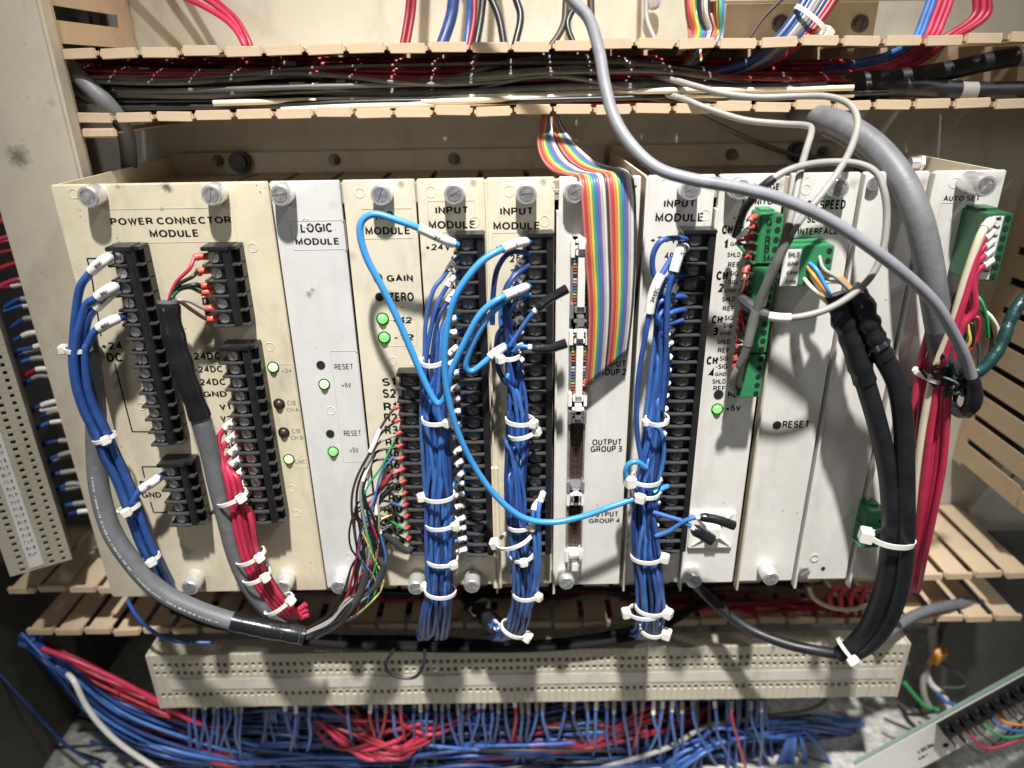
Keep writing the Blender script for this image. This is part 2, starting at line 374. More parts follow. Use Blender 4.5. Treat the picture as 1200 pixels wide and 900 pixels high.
# right slotted duct, its left wall faces the camera
xr = P(1104, 608, -165)[0]
rd = thing('wire_duct', (xr, .11, .29), 'tan slotted vertical wire duct at the right edge with horizontal slots', 'wire duct')
zt = .62; zs = .3260
k = 0; z = .302
while z < .62:
    m = MB(); m.box(xr-.0009, xr+.0009, .075, .158, z, z+.0195); m.box(xr-.0025, xr+.0025, .066, .0752, z+.001, z+.0185, bev=.0008)
    m.build('finger', 'duct', rd); z += .0262
MB().box(xr-.0009, xr+.0009, .158, .171, .298, .63).build('back_strip', 'duct', rd)
MB().box(xr+.001, xr+.08, .1690, .1712, .298, .63).build('duct_base', 'recess', rd)  # duct part coloured dark to imitate its shaded inside
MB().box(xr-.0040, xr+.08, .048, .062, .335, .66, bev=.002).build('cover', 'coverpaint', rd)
MB().box(xr+.052, xr+.056, .063, .170, .298, .66).build('outer_wall', 'recess', rd)  # coloured dark like the base, as shade inside the duct
for z in np.arange(.31, .6, .030):
    MB().tube(catmull([(xr+.012+random.uniform(0, .02), .10+random.uniform(0, .05), z-.02), (xr+.02, .11, z+.02), (xr+.015+random.uniform(0, .02), .11, z+.07)], 4), .0016, 6).build(
        'wire', random.choice(['dblue', 'dblue', 'wblack']), None, label='dark wire seen through the slots of the right-hand duct', cat='wire', group='wires inside the right-hand duct')

# ================================================================== rack chassis
def chassis(label, xa, xb, left_wall, right_wall, slots, zflange=.5965):
    c = thing('equipment_rack', ((xa+xb)/2, .08, ZB), label, 'rack')
    if left_wall: MB().box(xa, xa+.0016, .0035, .166, ZB-.001, ZT-.0005).build('side_panel', 'cream', c)
    if right_wall: MB().box(xb-.0016, xb, .0035, .166, ZB-.001, ZT-.0005).build('side_panel', 'cream2', c)
    MB().box(xa+.002, xb-.002, .164, .1665, ZB, zflange).build('back_flange', 'flange', c)
    MB().box(xa+.002, xb-.002, .010, .163, ZB+.004, ZB+.006).build('bottom_plate', 'flange', c)
    MB().box(xa+.002, xb-.002, .0040, .0090, ZT-.014, ZT-.0025).build('front_rail', 'guide', c)
    e = [xa+.002]+slots+[xb-.002]
    for a, b in zip(e[:-1], e[1:]):
        MB().box(a+.0022, b-.0022, .0095, .163, ZT-.0150, ZT-.0135).build('guide_plate', 'guide', c)
    MB().box(xa+.002, xb-.002, .0095, .163, ZT-.06, ZT-.058).build('inner_deck', 'blackgap', c)  # black sheet, its colour stands in for shade below the guide slots
    return c
def nut(par, px, py, dark=False):
    p = P(px, py, -164)
    m = MB()
    if dark:
        m.cyl(p, (0, -1, 0), .0085, .006, 20); m.cyl(p+np.array([0, -.006, 0]), (0, -1, 0), .0065, .003, 20); m.build('grommet', 'black', par); return
    m.cyl(p, (0, -1, 0), .0048, .0012, 16); m.cyl(p+np.array([0, -.0012, 0]), (0, -1, 0), .0036, .003, 6); m.cyl(p+np.array([0, -.004, 0]), (0, -1, 0), .0018, .004, 10)
    m.build('nut', 'darksteel', par, ang=20)
ra = chassis('long beige card rack holding the power, logic and input modules', XL, XM0, True, False,
             [P(x, 205, -60)[0] for x in (245, 304, 366, 433, 496, 558, 620)])
for x, y in ((256, 188), (392, 187), (532, 186)): nut(ra, x, y)
nut(ra, 283, 189, True)
for x, y, r in ((320, 204, .006), (355, 206, .004), (377, 205, .005)):    # bright screw heads on the guide deck
    p = P(x, y, -40); m = MB(); m.cyl((p[0], .05, ZT-.0135), (0, 0, 1), .0026, .0012, 14); m.build('deck_screw', 'steel', ra)
rb = chassis('short beige card rack on the right holding the monitor and interface modules', XM1, XR, True, True,
             [P(x, 200, -60)[0] for x in (765, 828, 890, 950, 1010, 1068)], .5975)
for x, y in ((750, 183), (857, 181), (964, 178)): nut(rb, x, y)
nut(rb, 934, 178, True)
p = P(1066, 191, -60); m = MB(); m.cyl(p+np.array([.0, 0, 0]), (1, 0, 0), .004, .008, 14); m.cyl(p+np.array([.006, 0, 0]), (1, 0, 0), .0055, .002, 6); m.build('side_bolt', 'steel', rb)

# ================================================================== module helpers
def module(name, label, pl, pr, h, mat, ptop=213, body='recess', zb=ZB, zt=ZT, cut=None):
    xa, xb = P(pl, ptop)[0], P(pr, ptop)[0]
    t = thing(name, ((xa+xb)/2, 0, zb), label, 'module')
    m = MB()
    if cut:
        cx0, cx1, cz0, cz1 = cut
        m.box(xa, cx0, -h/1000, .0035, zb, zt, bev=.0005); m.box(cx1, xb, -h/1000, .0035, zb, zt, bev=.0005)
        m.box(cx0+.00002, cx1-.00002, -h/1000+.0002, .0033, cz1, zt-.0003); m.box(cx0+.00002, cx1-.00002, -h/1000+.0002, .0033, zb+.0003, cz0)
    else: m.box(xa, xb, -h/1000, .0035, zb, zt, bev=.0006)
    m.build('face_plate', mat, t)
    MB().box(xa+.0014, xb-.0014, .0036 if not cut else .010, .150, zb+.007, zt-.016).build('card_body', body, t)  # dark body colour stands in for shade in the gaps between modules
    t['xa'] = xa; t['xb'] = xb; t['h'] = h
    return t
def slotted_disc(m, c, r, d, ang, mi=0, gap=.18, n=9, depth=.5):
    """screw head facing -Y made of two half discs with a slot between"""
    c = np.array(c, float)
    for s in (1, -1):
        a0 = math.asin(gap); aa = np.linspace(a0, math.pi-a0, n)
        ring = [(r*math.cos(a), s*r*math.sin(a)) for a in aa]
        q = [(x*math.cos(ang)-z*math.sin(ang), x*math.sin(ang)+z*math.cos(ang)) for x, z in ring]
        if s < 0: q = q[::-1]
        k = len(q); v = [(c[0]+x, c[1]-d, c[2]+z) for x, z in q]+[(c[0]+x, c[1], c[2]+z) for x, z in q]
        m.add(v, [tuple(range(k))]+[(i, i+k, (i+1) % k+k, (i+1) % k) for i in range(k)], mi)
    m.tube(np.array([c, c+np.array([0, -d*(1-depth), 0])]), r*.97, 16, mi)
def knob_mesh(rad, ln, ang, plastic=False):
    m = MB(); n = 40
    # knurled barrel: alternate radii
    ang_ = np.linspace(0, 2*math.pi, n, endpoint=False); prof = [(0, .93), (.12, 1), (.86, 1), (.97, .93), (1, .86)]
    v = []; 
    for t, s in prof:
        for i, a in enumerate(ang_):
            rr = rad*s*(1 if (i % 2 or t in (0, 1)) else .955); v.append((rr*math.cos(a), -t*ln, rr*math.sin(a)))
    k = len(prof); f = [(i*n+j, (i+1)*n+j, (i+1)*n+(j+1) % n, i*n+(j+1) % n) for i in range(k-1) for j in range(n)]
    m.add(v, f, 0)
    # rim and recessed slotted head
    ri = rad*.66
    v = [(rad*.86*math.cos(a), -ln, rad*.86*math.sin(a)) for a in ang_]+[(ri*math.cos(a), -ln, ri*math.sin(a)) for a in ang_]+[(ri*math.cos(a), -ln+.0016, ri*math.sin(a)) for a in ang_]
    f = [(j, n+j, n+(j+1) % n, (j+1) % n) for j in range(n)]+[(n+j, 2*n+j, 2*n+(j+1) % n, n+(j+1) % n) for j in range(n)]+[tuple(range(2*n, 3*n))[::-1]]
    m.add(v, f, 0)
    slotted_disc(m, (0, -ln+.0016, 0), ri*.93, .0018, ang, 1, gap=.16)
    return m.mesh('thumbscrew', ['steel', 'screw'], ang=40)
def knob(t, px, py, ln=11, rad=6.6, ang=None):
    h = t['h']; ang = random.uniform(0, 3.14) if ang is None else ang
    p = P(px, py, h+ln); 
    me = knob_mesh(rad/1000, ln/1000, ang)
    return place('thumbscrew', me, t, (p[0], -h/1000, p[2]))
def ring(t, px, py, r=2.8):
    p = P(px, py, t['h']); a = np.linspace(0, 2*math.pi, 21)
    q = np.array([(p[0]+r/1000*math.cos(x), -t['h']/1000-.00005, p[2]+r/1000*math.sin(x)) for x in a])
    return MB().tube(q, .00022, 5).build('plug_ring', t_mat.get(t.name, 'cream2'), t)
t_mat = {}
def hole(t, px, py, r=2.9, mat='blackgap'):
    p = P(px, py, t['h']); m = MB(); y = -t['h']/1000
    m.cyl((p[0], y+.0002, p[2]), (0, -1, 0), r/1000, .0006, 20, 0); m.build('button_hole', mat, t)
def led(t, px, py, mat='ledhot', r=3.0):
    p = P(px, py, t['h']+1.5); y = -t['h']/1000; a = np.linspace(0, math.pi/2, 6)
    m = MB(); pts = np.array([(p[0], y+.0002-.0026*math.sin(x)-.0006*(x > 0), p[2]) for x in a]); m.tube(pts, [max(.0001, r/1000*math.cos(x)) for x in a], 18)
    m.build('indicator_lamp', mat, t)
    a = np.linspace(0, 2*math.pi, 19); q = np.array([(p[0]+(r+.5)/1000*math.cos(x), y-.0003, p[2]+(r+.5)/1000*math.sin(x)) for x in a])
    MB().tube(q, .0005, 6).build('lamp_bezel', 'black', t)
def line(t, pts, wpx=1.0, mat='ink'):
    h = t['h']
    for (a, b) in zip(pts[:-1], pts[1:]):
        A, B = P(*a, h+.04), P(*b, h+.04); d = (B-A); d /= np.linalg.norm(d); n = np.array([d[2], 0, -d[0]])*wpx/2000
        MB().add([A-n, A+n, B+n, B-n], [(0, 1, 2, 3)]).build('printed_line', mat, t, smooth=False)
def outline(t, x0, y0, x1, y1):
    s = .15*(1-abs(x0-640)/800) * 0
    A, B = P(x0, y0, t['h']), P(x1, y1, t['h']); B[0] = P(x1, y0, t['h'])[0]; y = -t['h']/1000-.0001; e = .00012
    m = MB()
    for (xa, xb, za, zb) in ((A[0], B[0], A[2]-e, A[2]+e), (A[0], B[0], B[2]-e, B[2]+e), (A[0]-e, A[0]+e, B[2], A[2]), (B[0]-e, B[0]+e, B[2], A[2])):
        m.box(xa, xb, y-.00005, y+.0002, za, zb)
    m.build('label_border', 'hairline', t)
SCREWS = {'screw': [], 'darkscrew': []}
for i in range(12):
    kd = ('screw', 'darkscrew')[i % 2]; m = MB(); slotted_disc(m, (0, 0, 0), .00330, .0017, .5+i*.23, 0, gap=.17); SCREWS[kd].append(m.mesh('terminal_screw', kd))
STRIPS = {}
def strip(t, x0, y0, x1, y1, n, key, side=True, hd=16):
    """barrier terminal strip: x0,x1 photo columns at the top row, y0,y1 photo rows of its top and bottom front edges"""
    h = t['h']; X0, X1 = P(x0, y0+14, h+hd-2)[0], P(x1, y0+14, h+hd-2)[0]; Z1 = P((x0+x1)/2, y0, h+hd)[2]; Z0 = P((x0+x1)/2+(640-x0)*.17, y1, h+hd)[2]
    Y = -h/1000; pit = (Z1-Z0)/n; ridge = .0044; xe = X1+(.0040 if side else 0)
    m = MB(); m.box(X0+.0012, xe, Y-.0075, Y+.0002, Z0, Z1); m.box(X1-ridge, X1, Y-(hd-.6)/1000, Y-.0070, Z0, Z1, bev=.0005)
    m.box(X0-.0008, X1+.0002, Y-(hd+.3)/1000, Y-.001, Z1-.0004, Z1+.0022, bev=.0005)
    if side: m.box(X1, xe, Y-.013, Y-.001, Z1-.0003, Z1+.0018)
    b = m.build('terminal_strip', 'black', t)
    dm = MB(); dm.box(X0-.0010-X0, X1-ridge-X0, -hd/1000, -.001, -.00055, .00055, bev=.0003)
    dm.box(X0-.0018-X0, X0-X0+.0003, -hd/1000+.001, -.003, -.0009, .0009)
    if side: dm.box(X1-X0, xe-X0, -.0135, -.001, -.0005, .0005)
    dme = dm.mesh('divider', 'divider')
    cm = MB(); cx = (X1-ridge-X0)/2-.0002; cm.box(cx-.0042, cx+.0042, -(hd-4)/1000, -.0074, -pit*.36, pit*.36, bev=.0004); cme = cm.mesh('clamp_plate', 'darksteel')
    for i in range(n):
        z = Z1-(i+.5)*pit
        place('divider', dme, b, (X0, Y, Z1-(i+1)*pit))
        place('clamp_plate', cme, b, (X0, Y, z))
        place('terminal_screw', random.choice(SCREWS['screw' if side else 'darkscrew']), b, (X0+cx+random.uniform(-.0002, .0002), Y-(hd-4.1)/1000, z))
    STRIPS[key] = dict(X0=X0, X1=X1, Z1=Z1, pit=pit, Y=Y, cx=X0+cx)
    return b
def term(key, i):
    s = STRIPS[key]; return np.array([s['X0'], s['Y']-.010, s['Z1']-(i+.5)*s['pit']])

# ================================================================== modules
pm = module('power_connector_module', 'wide cream power connector module at the left end of the rack', 57.5, 313, 0, 'cream', zb=.2885)
lm = module('logic_module', 'grey-white logic module beside the wide power module', 316, 397.5, 1, 'greywhite')
rm = module('resolver_module', 'cream R/D module with gain and zero holes and a short terminal strip', 400.5, 485.5, 0, 'cream2')
i1 = module('input_module', 'first cream input module, next to the R/D module', 488, 567.5, 0, 'cream2')
i2 = module('input_module', 'second cream input module, next to the ribbon cable output module', 570, 650, 0, 'cream2')
oc = (P(670, 213)[0]+.001, P(691.5, 213)[0], P(680, 650)[2], P(680, 276)[2])
om = module('output_module', 'white output module with four ribbon cable sockets', 655, 750.5, 2, 'offwhite', cut=oc)
i3 = module('input_module', 'third input module, on the right of the output module', 759.5, 838, 1, 'offwhite')
tm = module('tonnage_monitor_module', 'white tonnage monitor module with four stacked green plug blocks', 843, 918.5, 2, 'offwhite')
hm = module('serial_interface_module', 'white high speed serial interface module with a small green plug', 926.5, 1007, 1, 'offwhite')
bm_ = module('blank_module', 'plain white blank module behind the thick black cables', 1011, 1088, 0, 'offwhite')
am = module('auto_set_module', 'white auto set module at the right end of the rack', 1093.5, 1177, 0, 'offwhite')
# thin upright flange strips between modules
for par, px, h, mt in ((tm, 841.4, 4, 'offwhite'), (hm, 925.6, 4, 'flange'), (bm_, 1012, 3, 'offwhite'), (am, 1092.6, 3, 'offwhite'), (i2, 569.5, 3.4, 'cream2'), (om, 653.5, 5, 'offwhite'), (i3, 757.6, 3, 'offwhite')):
    x = P(px, 213)[0]; MB().box(x-.0007, x+.0007, -h/1000, .0030, ZB-.006, ZT-.020 if h > 3.9 else ZT-.001).build('edge_flange', mt, par)
for a, b, ang in ((102.5, 231, -.8), (247.5, 229, 1.35)): knob(pm, a, b, 11, 6.6, ang)
for a, b in ((222, 690), (331, 689)): knob(pm, a, b, 14, 6.4)
knob(lm, 328, 229, 11, 6.6, .1); knob(lm, 397, 689, 15, 6.4, .3)
knob(rm, 446, 229, 10, 6.4, 1.2); knob(rm, 487, 690, 15, 6.2, .3)
knob(i1, 532, 228, 10, 6.4, .5); knob(i1, 553, 688, 14, 6.2, -.3)
knob(i2, 617, 228, 10, 6.4, .1)
knob(om, 674, 226, 9, 6.6, .5); knob(om, 664, 684, 13, 6.0, .5)
knob(i3, 810, 223, 10, 6.4, .5)
knob(tm, 868, 222, 10, 6.6, .8); knob(tm, 814, 682, 13, 6.2, -.5)
knob(hm, 984, 221, 8, 6.2, .7); knob(hm, 904, 679, 14, 6.2, .2)
knob(bm_, 1024, 215, 3, 4.5, .5)
p = P(942, 669, 2); m = MB(); slotted_disc(m, p, .0042, .002, .6, 0); m.build('slotted_screw', 'screw', bm_)
hole(bm_, 964.5, 666, 1.6)
knob(am, 1156, 218, 20, 6.6, .75)

# ---- power module face
txt('POWER CONNECTOR', 129, 253.5, 271, 264, pm, bold=.008); txt('MODULE', 175, 268, 232, 278, pm, bold=.008)
txt('+24', 119, 400, 142, 409, pm); txt('DC', 125, 414, 143, 423.5, pm)
for s, b in (('A', (227, 297, 233.5, 305)), ('B', (231, 315, 237, 323)), ('C', (234, 332, 241, 340)), ('D', (237, 349, 245, 357)), ('E', (241, 366, 247.5, 374)),
             ('-24DC', (222, 412, 258, 421)), ('+24DC', (226, 428, 260.5, 436)), ('-24DC', (229, 443, 264, 451)), ('DC GND', (215, 458, 266, 466)),
             ('V1', (257, 473, 270, 481)), ('V2', (258.5, 487.5, 272, 495.5)), ('V3', (261, 503, 275, 511)),
             ('DC', (164, 564, 179, 572)), ('GND', (166, 576, 189, 584)), ('AC', (246, 597, 262, 603.5)),
             ('SH', (264, 518, 277, 525)), ('G', (274, 546, 280, 553))): txt(s, *b, pm, bold=.010)
for s, b in (('+24', (330, 432, 341.5, 436.5)), ('C/B', (336.5, 470, 346.5, 474.5)), ('CH A', (336, 478, 350, 482)), ('C/B', (342, 503, 352, 507.5)), ('CH B', (341, 511, 355, 515)), ('LMC', (346, 538.5, 358, 543))):
    txt(s, *b, pm, bold=0, mat='greyink')
line(pm, [(116, 303), (102, 303), (105.5, 316)]); line(pm, [(107.5, 325), (118.5, 394)]); line(pm, [(134.5, 426), (155, 506), (178, 506)])
line(pm, [(188, 547), (166.5, 547), (169.5, 560)]); line(pm, [(176.5, 588), (180, 600.5), (200, 600.5)])
outline(pm, 122, 245.5, 272, 283); outline(pm, 326, 427, 343, 548)
led(pm, 319.5, 431); led(pm, 338, 539); led(pm, 326.5, 474, 'ledoff'); led(pm, 332, 507.5, 'ledoff')
t_mat.update({pm.name: 'cream', lm.name: 'greywhite', rm.name: 'cream2', i1.name: 'cream2', i2.name: 'cream2', om.name: 'offwhite', i3.name: 'offwhite', tm.name: 'offwhite', hm.name: 'offwhite', am.name: 'offwhite'})
for a, b in ((316, 406), (342, 572), (347.5, 601), (166, 476), (296.5, 290), (87, 227)): ring(pm, a, b)
strip(pm, 130, 294, 158, 522, 14, 'dc'); strip(pm, 240.5, 293.5, 271, 382, 5, 'ae'); strip(pm, 261.5, 410.5, 294, 614, 14, 'v'); strip(pm, 190, 547.5, 221, 616, 5, 'gnd')
fc = WL[[o_.name for o_ in pm.children if o_.name.startswith('face_plate')][0]]
for (px, py, rd_, am_t) in ((194, 219, .0035, .8), (199, 222, .0025, .7), (138, 219, .002, .5), (190, 245, .0015, .6), (124, 560, .004, .25)): stain('cream', P(px, py, 0)-fc, rd_, (.05, .04, .03), am_t, 500)
for mat_, md_, pts_ in (('cream2', rm, ((470, 216, .003, .5), (412, 300, .004, .25))), ('greywhite', lm, ((362, 345, .003, .6), (366, 340, .002, .5), (390, 240, .004, .15))), ('offwhite', hm, ((1000, 215, .004, .4), (932, 420, .006, .2)))):
    fc2 = WL[[o_.name for o_ in md_.children if o_.name.startswith('face_plate')][0]]
    for (px, py, rd_, am_t) in pts_: stain(mat_, P(px, py, md_['h'])-fc2, rd_, (.07, .06, .045), am_t, 700)
# ---- logic module face
txt('LOGIC', 352, 262, 389, 272, lm); txt('MODULE', 346, 278, 397, 287, lm)
txt('RESET', 392, 427, 413.5, 432.5, lm, bold=.002); txt('+5V', 400.5, 449, 411.5, 454.5, lm, bold=.002); txt('RESET', 403, 505, 423, 510.5, lm, bold=.002); txt('+5V', 410, 525, 420, 531, lm, bold=.002)
outline(lm, 340, 259, 404, 292); outline(lm, 387, 411.5, 419, 541)
hole(lm, 376, 427.5); led(lm, 379.5, 451); hole(lm, 387, 508); led(lm, 390, 530, 'led')
for a, b in ((388, 481), (359, 261), (409, 652)): ring(lm, a, b)
# ---- R/D module
txt('R/D', 440, 248, 461, 258, rm); txt('MODULE', 428, 264.5, 480, 275, rm)
txt('GAIN', 453, 321, 484, 331, rm, bold=.016); txt('ZERO', 455, 343, 485, 353, rm, bold=.016); txt('+12', 461, 371, 483, 378.5, rm); txt('-12', 462, 391, 485, 398.5, rm)
hole(rm, 443, 325.5); hole(rm, 445, 348); led(rm, 448, 374, 'led', 3.2); led(rm, 450, 396, 'led', 3.2)
for i, s in enumerate(['S1', 'S2']+['R%d' % k for k in range(1, 14)]):
    y = [447, 461, 475.5, 489.5, 504, 517, 530.5, 544.5, 557.5, 570.5, 583.5, 596.5, 609, 621.5, 634][i]; hh = 4.9-.06*i; x = 464+.055*(y-461); wd = 15.5 if len(s) == 2 else 22
    txt(s, x-wd, y-hh, x, y+hh, rm, bold=.012)
for a, b in ((422, 226), (460, 423), (484, 423)): ring(rm, a, b)
outline(rm, 424, 245, 482, 279); outline(rm, 452, 375, 487, 405)
strip(rm, 467.5, 441, 500, 650, 15, 'rd', side=False, hd=12)
# ---- input modules
for md, a, b, v in ((i1, (510, 241, 548, 251.5), (502, 257.5, 556.5, 268), (499, 285, 528, 294)), (i2, (586, 242, 624, 253), (578, 259, 632, 269), (581, 285, 607, 294)), (i3, (778, 233, 814, 244), (768, 248.5, 824, 260), (763, 276, 793, 285.5))):
    txt('INPUT', *a, md); txt('MODULE', *b, md); txt('+24V', *v, md, bold=.004)
strip(i1, 535, 279, 568, 652, 25, 'i1', side=False, hd=14); strip(i2, 615, 278, 649, 651, 25, 'i2', side=False, hd=14); strip(i3, 800, 274, 838, 648, 25, 'i3', side=False, hd=14)
def below(x, y, y2): return x+(640-x)/(2410-y)*(y2-y)
for md, key, first, xr_ in ((i1, 'i1', 1, 531), (i2, 'i2', 25, 610), (i3, 'i3', 49, 789)):
    s = STRIPS[key]
    v0 = None
    for i in range(24):
        st_ = str(first+i); v, f, mx = glyphs(st_, .010); hh = .0050; ww = hh*mx[0]/mx[1]*.95
        z = s['Z1']-(i+1.5)*s['pit']-.0045; x = P(xr_, 300)[0]
        q = np.stack([x-ww+v[:, 0]/mx[0]*ww, -md['h']/1000-.00005-v[:, 2]*.0004, z+v[:, 1]/mx[1]*hh], 1)
        MB().add(q, f).build('lettering', 'ink', md, smooth=False)
for md, pts in ((i1, ((505, 225), (556, 260))), (i2, ((597, 224), (638, 259), (653, 216))), (i3, ((826, 252),))):
    for a, b in pts: ring(md, a, b, 3.2)
outline(i1, 501, 236, 556, 272); outline(i2, 577, 273, 646, 640)
# ---- output module sockets
MB().box(oc[0]-.001, oc[1]+.001, .0045, .0095, oc[2]-.002, oc[3]+.002).build('socket_board', 'blackgap', om)
def socket(ya, yb, plug):
    za, zb = P(680, ya, 2)[2], P(680, yb, 2)[2]; xc = (oc[0]+oc[1])/2; 
    s = MB().box(xc-.0046, xc+.0046, -.0010, .0044, zb+.006, za-.006).build('ribbon_socket', 'white' if False else 'brown', om)
    w = .0046
    sh = MB()
    sh.box(xc-w-.0016, xc-w, -.0060, .004, zb+.003, za-.003); sh.box(xc+w, xc+w+.0012, -.0060, .004, zb+.003, za-.003); sh.box(xc-w, xc+w, -.0060, -.0012, zb+.0045, zb+.0062); sh.box(xc-w, xc+w, -.0060, -.0012, za-.0062, za-.0045)
    sh.build('shroud', 'tinmetal', s)
    for z, d in ((za, 1), (zb, -1)):
        l = MB(); l.box(xc-.0036, xc+.0036, -.0105, .003, z-d*.0072, z-d*.0030, bev=.0006); l.box(xc-.0064, xc-.0040, -.0085, .003, z-d*.0090, z+d*.0015, bev=.0005)
        l.box(xc+.0040, xc+.0062, -.0085, .003, z-d*.0090, z+d*.0015, bev=.0005); l.box(xc-.0022, xc+.0022, -.0150, -.004, z-d*.0025, z+d*.0048, bev=.0006); l.box(xc-.0040, xc+.0040, -.0120, -.0090, z+d*.0010, z+d*.0030, bev=.0004)
        l.build('latch', random.choice(['sleeve', 'tinmetal']), s)
    if plug:
        g = MB(); g.box(xc-.0021, xc+.0023, -.0130, -.0012, zb+.0075, za-.0075, bev=.0006); gp = g.build('ribbon_plug', 'sleeve', s); n_ = 16
        for side_ in (-1, 1):
            st_m = MB()
            for i in range(n_):
                z = zb+.009+i*(za-zb-.018)/(n_-1); st_m.box(xc+side_*.0024, xc+side_*.0047, -.0075, -.0068, z-.00055, z+.00055, i % 10)
            st_m.build('wire_stubs', [r[0] for r in RB], s)
    else:
        g = MB()
        for i in range(10):
            for dx in (-.0014, .0014):
                z = zb+.011+i*(za-zb-.022)/9; g.box(xc+dx-.0003, xc+dx+.0003, -.0035, -.0005, z-.0003, z+.0003)
        g.build('pins', 'brass', s)
    return xc, za, zb
K1 = socket(283, 368, True); K2 = socket(386, 470, True); K3 = socket(479, 572, False); K4 = socket(575, 651, False)
for s, b in (('OUTPUT', (700, 218, 746, 227)), ('OUTPUT', (696, 423, 733, 430)), ('GROUP 2', (696, 432.5, 734, 439.5)), ('OUTPUT', (694, 515, 728, 521.3)), ('GROUP 3', (692, 523, 729, 529.3)), ('OUTPUT', (691, 600, 724, 605.2)), ('GROUP 4', (690, 607, 726, 612.5))):
    txt(s, *b, om, h=2.05, bold=.006)
# ---- tonnage monitor
txt('TONNAGE', 872, 214, 913, 224, tm, h=2.05, bold=.014); txt('MONITOR', 870, 232, 912, 241, tm, h=2.05, bold=.014)
for s, b, bo in (('CH', (846, 264, 859, 274), .03), ('1', (848.5, 280, 853, 290), .03), ('CH', (839.5, 318, 853, 328), .03), ('2', (841, 332.5, 848, 342), .03),
              ('CH', (834, 370, 846.5, 379), .03), ('3', (835, 384, 842, 392.5), .03), ('CH', (828, 418, 841, 427), .03), ('4', (830, 431, 836.5, 440), .03)): txt(s, *b, tm, h=2.05, bold=bo)
y = 254.0
for i, s in enumerate(['+SIG', '-SIG', 'GND', 'SHLD', 'REF']*4):
    y = [255, 265.5, 276, 298.5, 310, 320.5, 330.5, 340.5, 350.5, 361.5, 372.5, 381.5, 390.5, 400.5, 410.5, 420, 429.5, 438.5, 447, 455][i] if i != 2 else 286
    x = 873-.118*(y-255); txt(s, x-13.5-(2 if s == 'SHLD' else 0), y-2.4, x, y+2.4, tm, h=2.05, bold=.012)
txt('RESET', 853, 459, 881, 465, tm, h=2.05, bold=.02); txt('+5V', 851, 475.5, 868, 482.5, tm, h=2.05, bold=.014)
hole(tm, 842, 462, 3.3); led(tm, 841, 480, 'led', 3.1)
# ---- serial interface, blank, auto set
txt('HIGH SPEED', 936, 235, 991, 245, hm, h=1.05, bold=.014); txt('SERIAL', 946, 251, 977, 260.5, hm, h=1.05, bold=.014); txt('INTERFACE', 935, 266, 981.5, 276, hm, h=1.05, bold=.014)
txt('RESET', 917, 493.5, 948, 501, hm, h=1.05, bold=.010); hole(hm, 910.5, 498, 3.0)
line(hm, [(918, 504), (948, 503)], .35, 'hairline')
for a, b in ((944, 222), (955, 653)): ring(hm, a, b, 3)
txt('AUTO SET', 1106, 228.5, 1148, 235, am, bold=.012)
txt('S', 1097, 306, 1102, 313, am); txt('S', 1062.5, 454, 1067.5, 461, am); txt('S', 1061.5, 463, 1066.5, 470, am); txt('S', 1065, 492, 1070, 500, am)
outline(am, 1103, 238, 1120, 640)
for a, b in ((1118, 214), (1119, 254), (1152, 212)): ring(am, a, b, 3)

# ================================================================== green plug blocks
def plugblock(par, xa, xb, ztop, zbot, y0, depth, n, screwside=1, mat='plug', label=None, ribs=True):
    """pluggable screw block: ports on the left flank, screw heads toward the right of the front"""
    b = MB(); y1 = y0-depth
    b.box(xa, xb, y1, y0, zbot, ztop, bev=.0006)
    b.box(xa+.002, xb-.003, y0-depth*.55, y0+.0, ztop-.0002, ztop+.0016)
    o = b.build('plug_block', mat, par, **({'label': label} if label else {}))
    pit = (ztop-zbot)/n
    pm_ = MB(); pm_.box(-.0003, .0012, .0015, depth-.004, -pit*.36, pit*.36); pme = pm_.mesh('wire_port', 'dplug')
    rm_ = MB(); rm_.box(-.0016, .0004, .001, depth-.003, -.0007, .0007); rme = rm_.mesh('port_rib', mat)
    sm = MB(); sm.cyl((0, .0001, 0), (0, -1, 0), .0017, .0004, 12); sme = sm.mesh('screw_hole', 'blackgap')
    for i in range(n):
        z = ztop-(i+.5)*pit
        if ribs: place('wire_port', pme, o, (xa-.0002, y1, z)); place('port_rib', rme, o, (xa, y1, z-pit/2+.0004))
        place('screw_hole', sme, o, (xb-.0030, y1, z))
    return o, pit
xa, xb = P(891, 258, 20)[0], P(917, 258, 20)[0]
ZTM = [P(900, y, 20)[2] for y in (251, 309)], [P(898, y, 20)[2] for y in (312, 362)], [P(890, y, 20)[2] for y in (364, 413)], [P(880, y, 20)[2] for y in (415, 465)]
TB = []
for k, (a, b) in enumerate(ZTM):
    o, pit = plugblock(tm, xa, xb, a, b+.0004, -.002, .020, 5); TB.append((a, pit, o))
for s, y in (('G', 259.5), ('W', 270.5), ('R', 281), ('B', 291), ('SA', 301)):
    txt(s, 899-.1*(y-259), y-4, (905 if len(s) == 1 else 907)-.1*(y-259), y+4, tm, h=22.4, bold=-.01, mat='ink', name='handwriting')
o, _ = plugblock(hm, P(922, 300, 16)[0], P(976, 300, 16)[0], P(940, 288, 16)[2], P(935, 334, 16)[2], -.001, .016, 4)
MB().box(P(918, 300, 17)[0], P(938.5, 300, 17)[0], -.0172, -.0169, P(928, 335, 17)[2], P(930, 292, 17)[2]).build('label_strip', 'paper', hm)
for s, y in (('SHLD', 298), ('GND', 309), ('CANH', 319.5), ('CANL', 330)): txt(s, 925-.17*(y-298)/2-1, y-2.3, 937-.1*(y-298), y+2.3, hm, h=17.6, bold=.004)
o, _ = plugblock(am, P(1146, 260, 18)[0], P(1178, 260, 18)[0], P(1155, 250, 22)[2], P(1150, 330, 26)[2], -.000, .024, 7, mat='dplug', ribs=False)
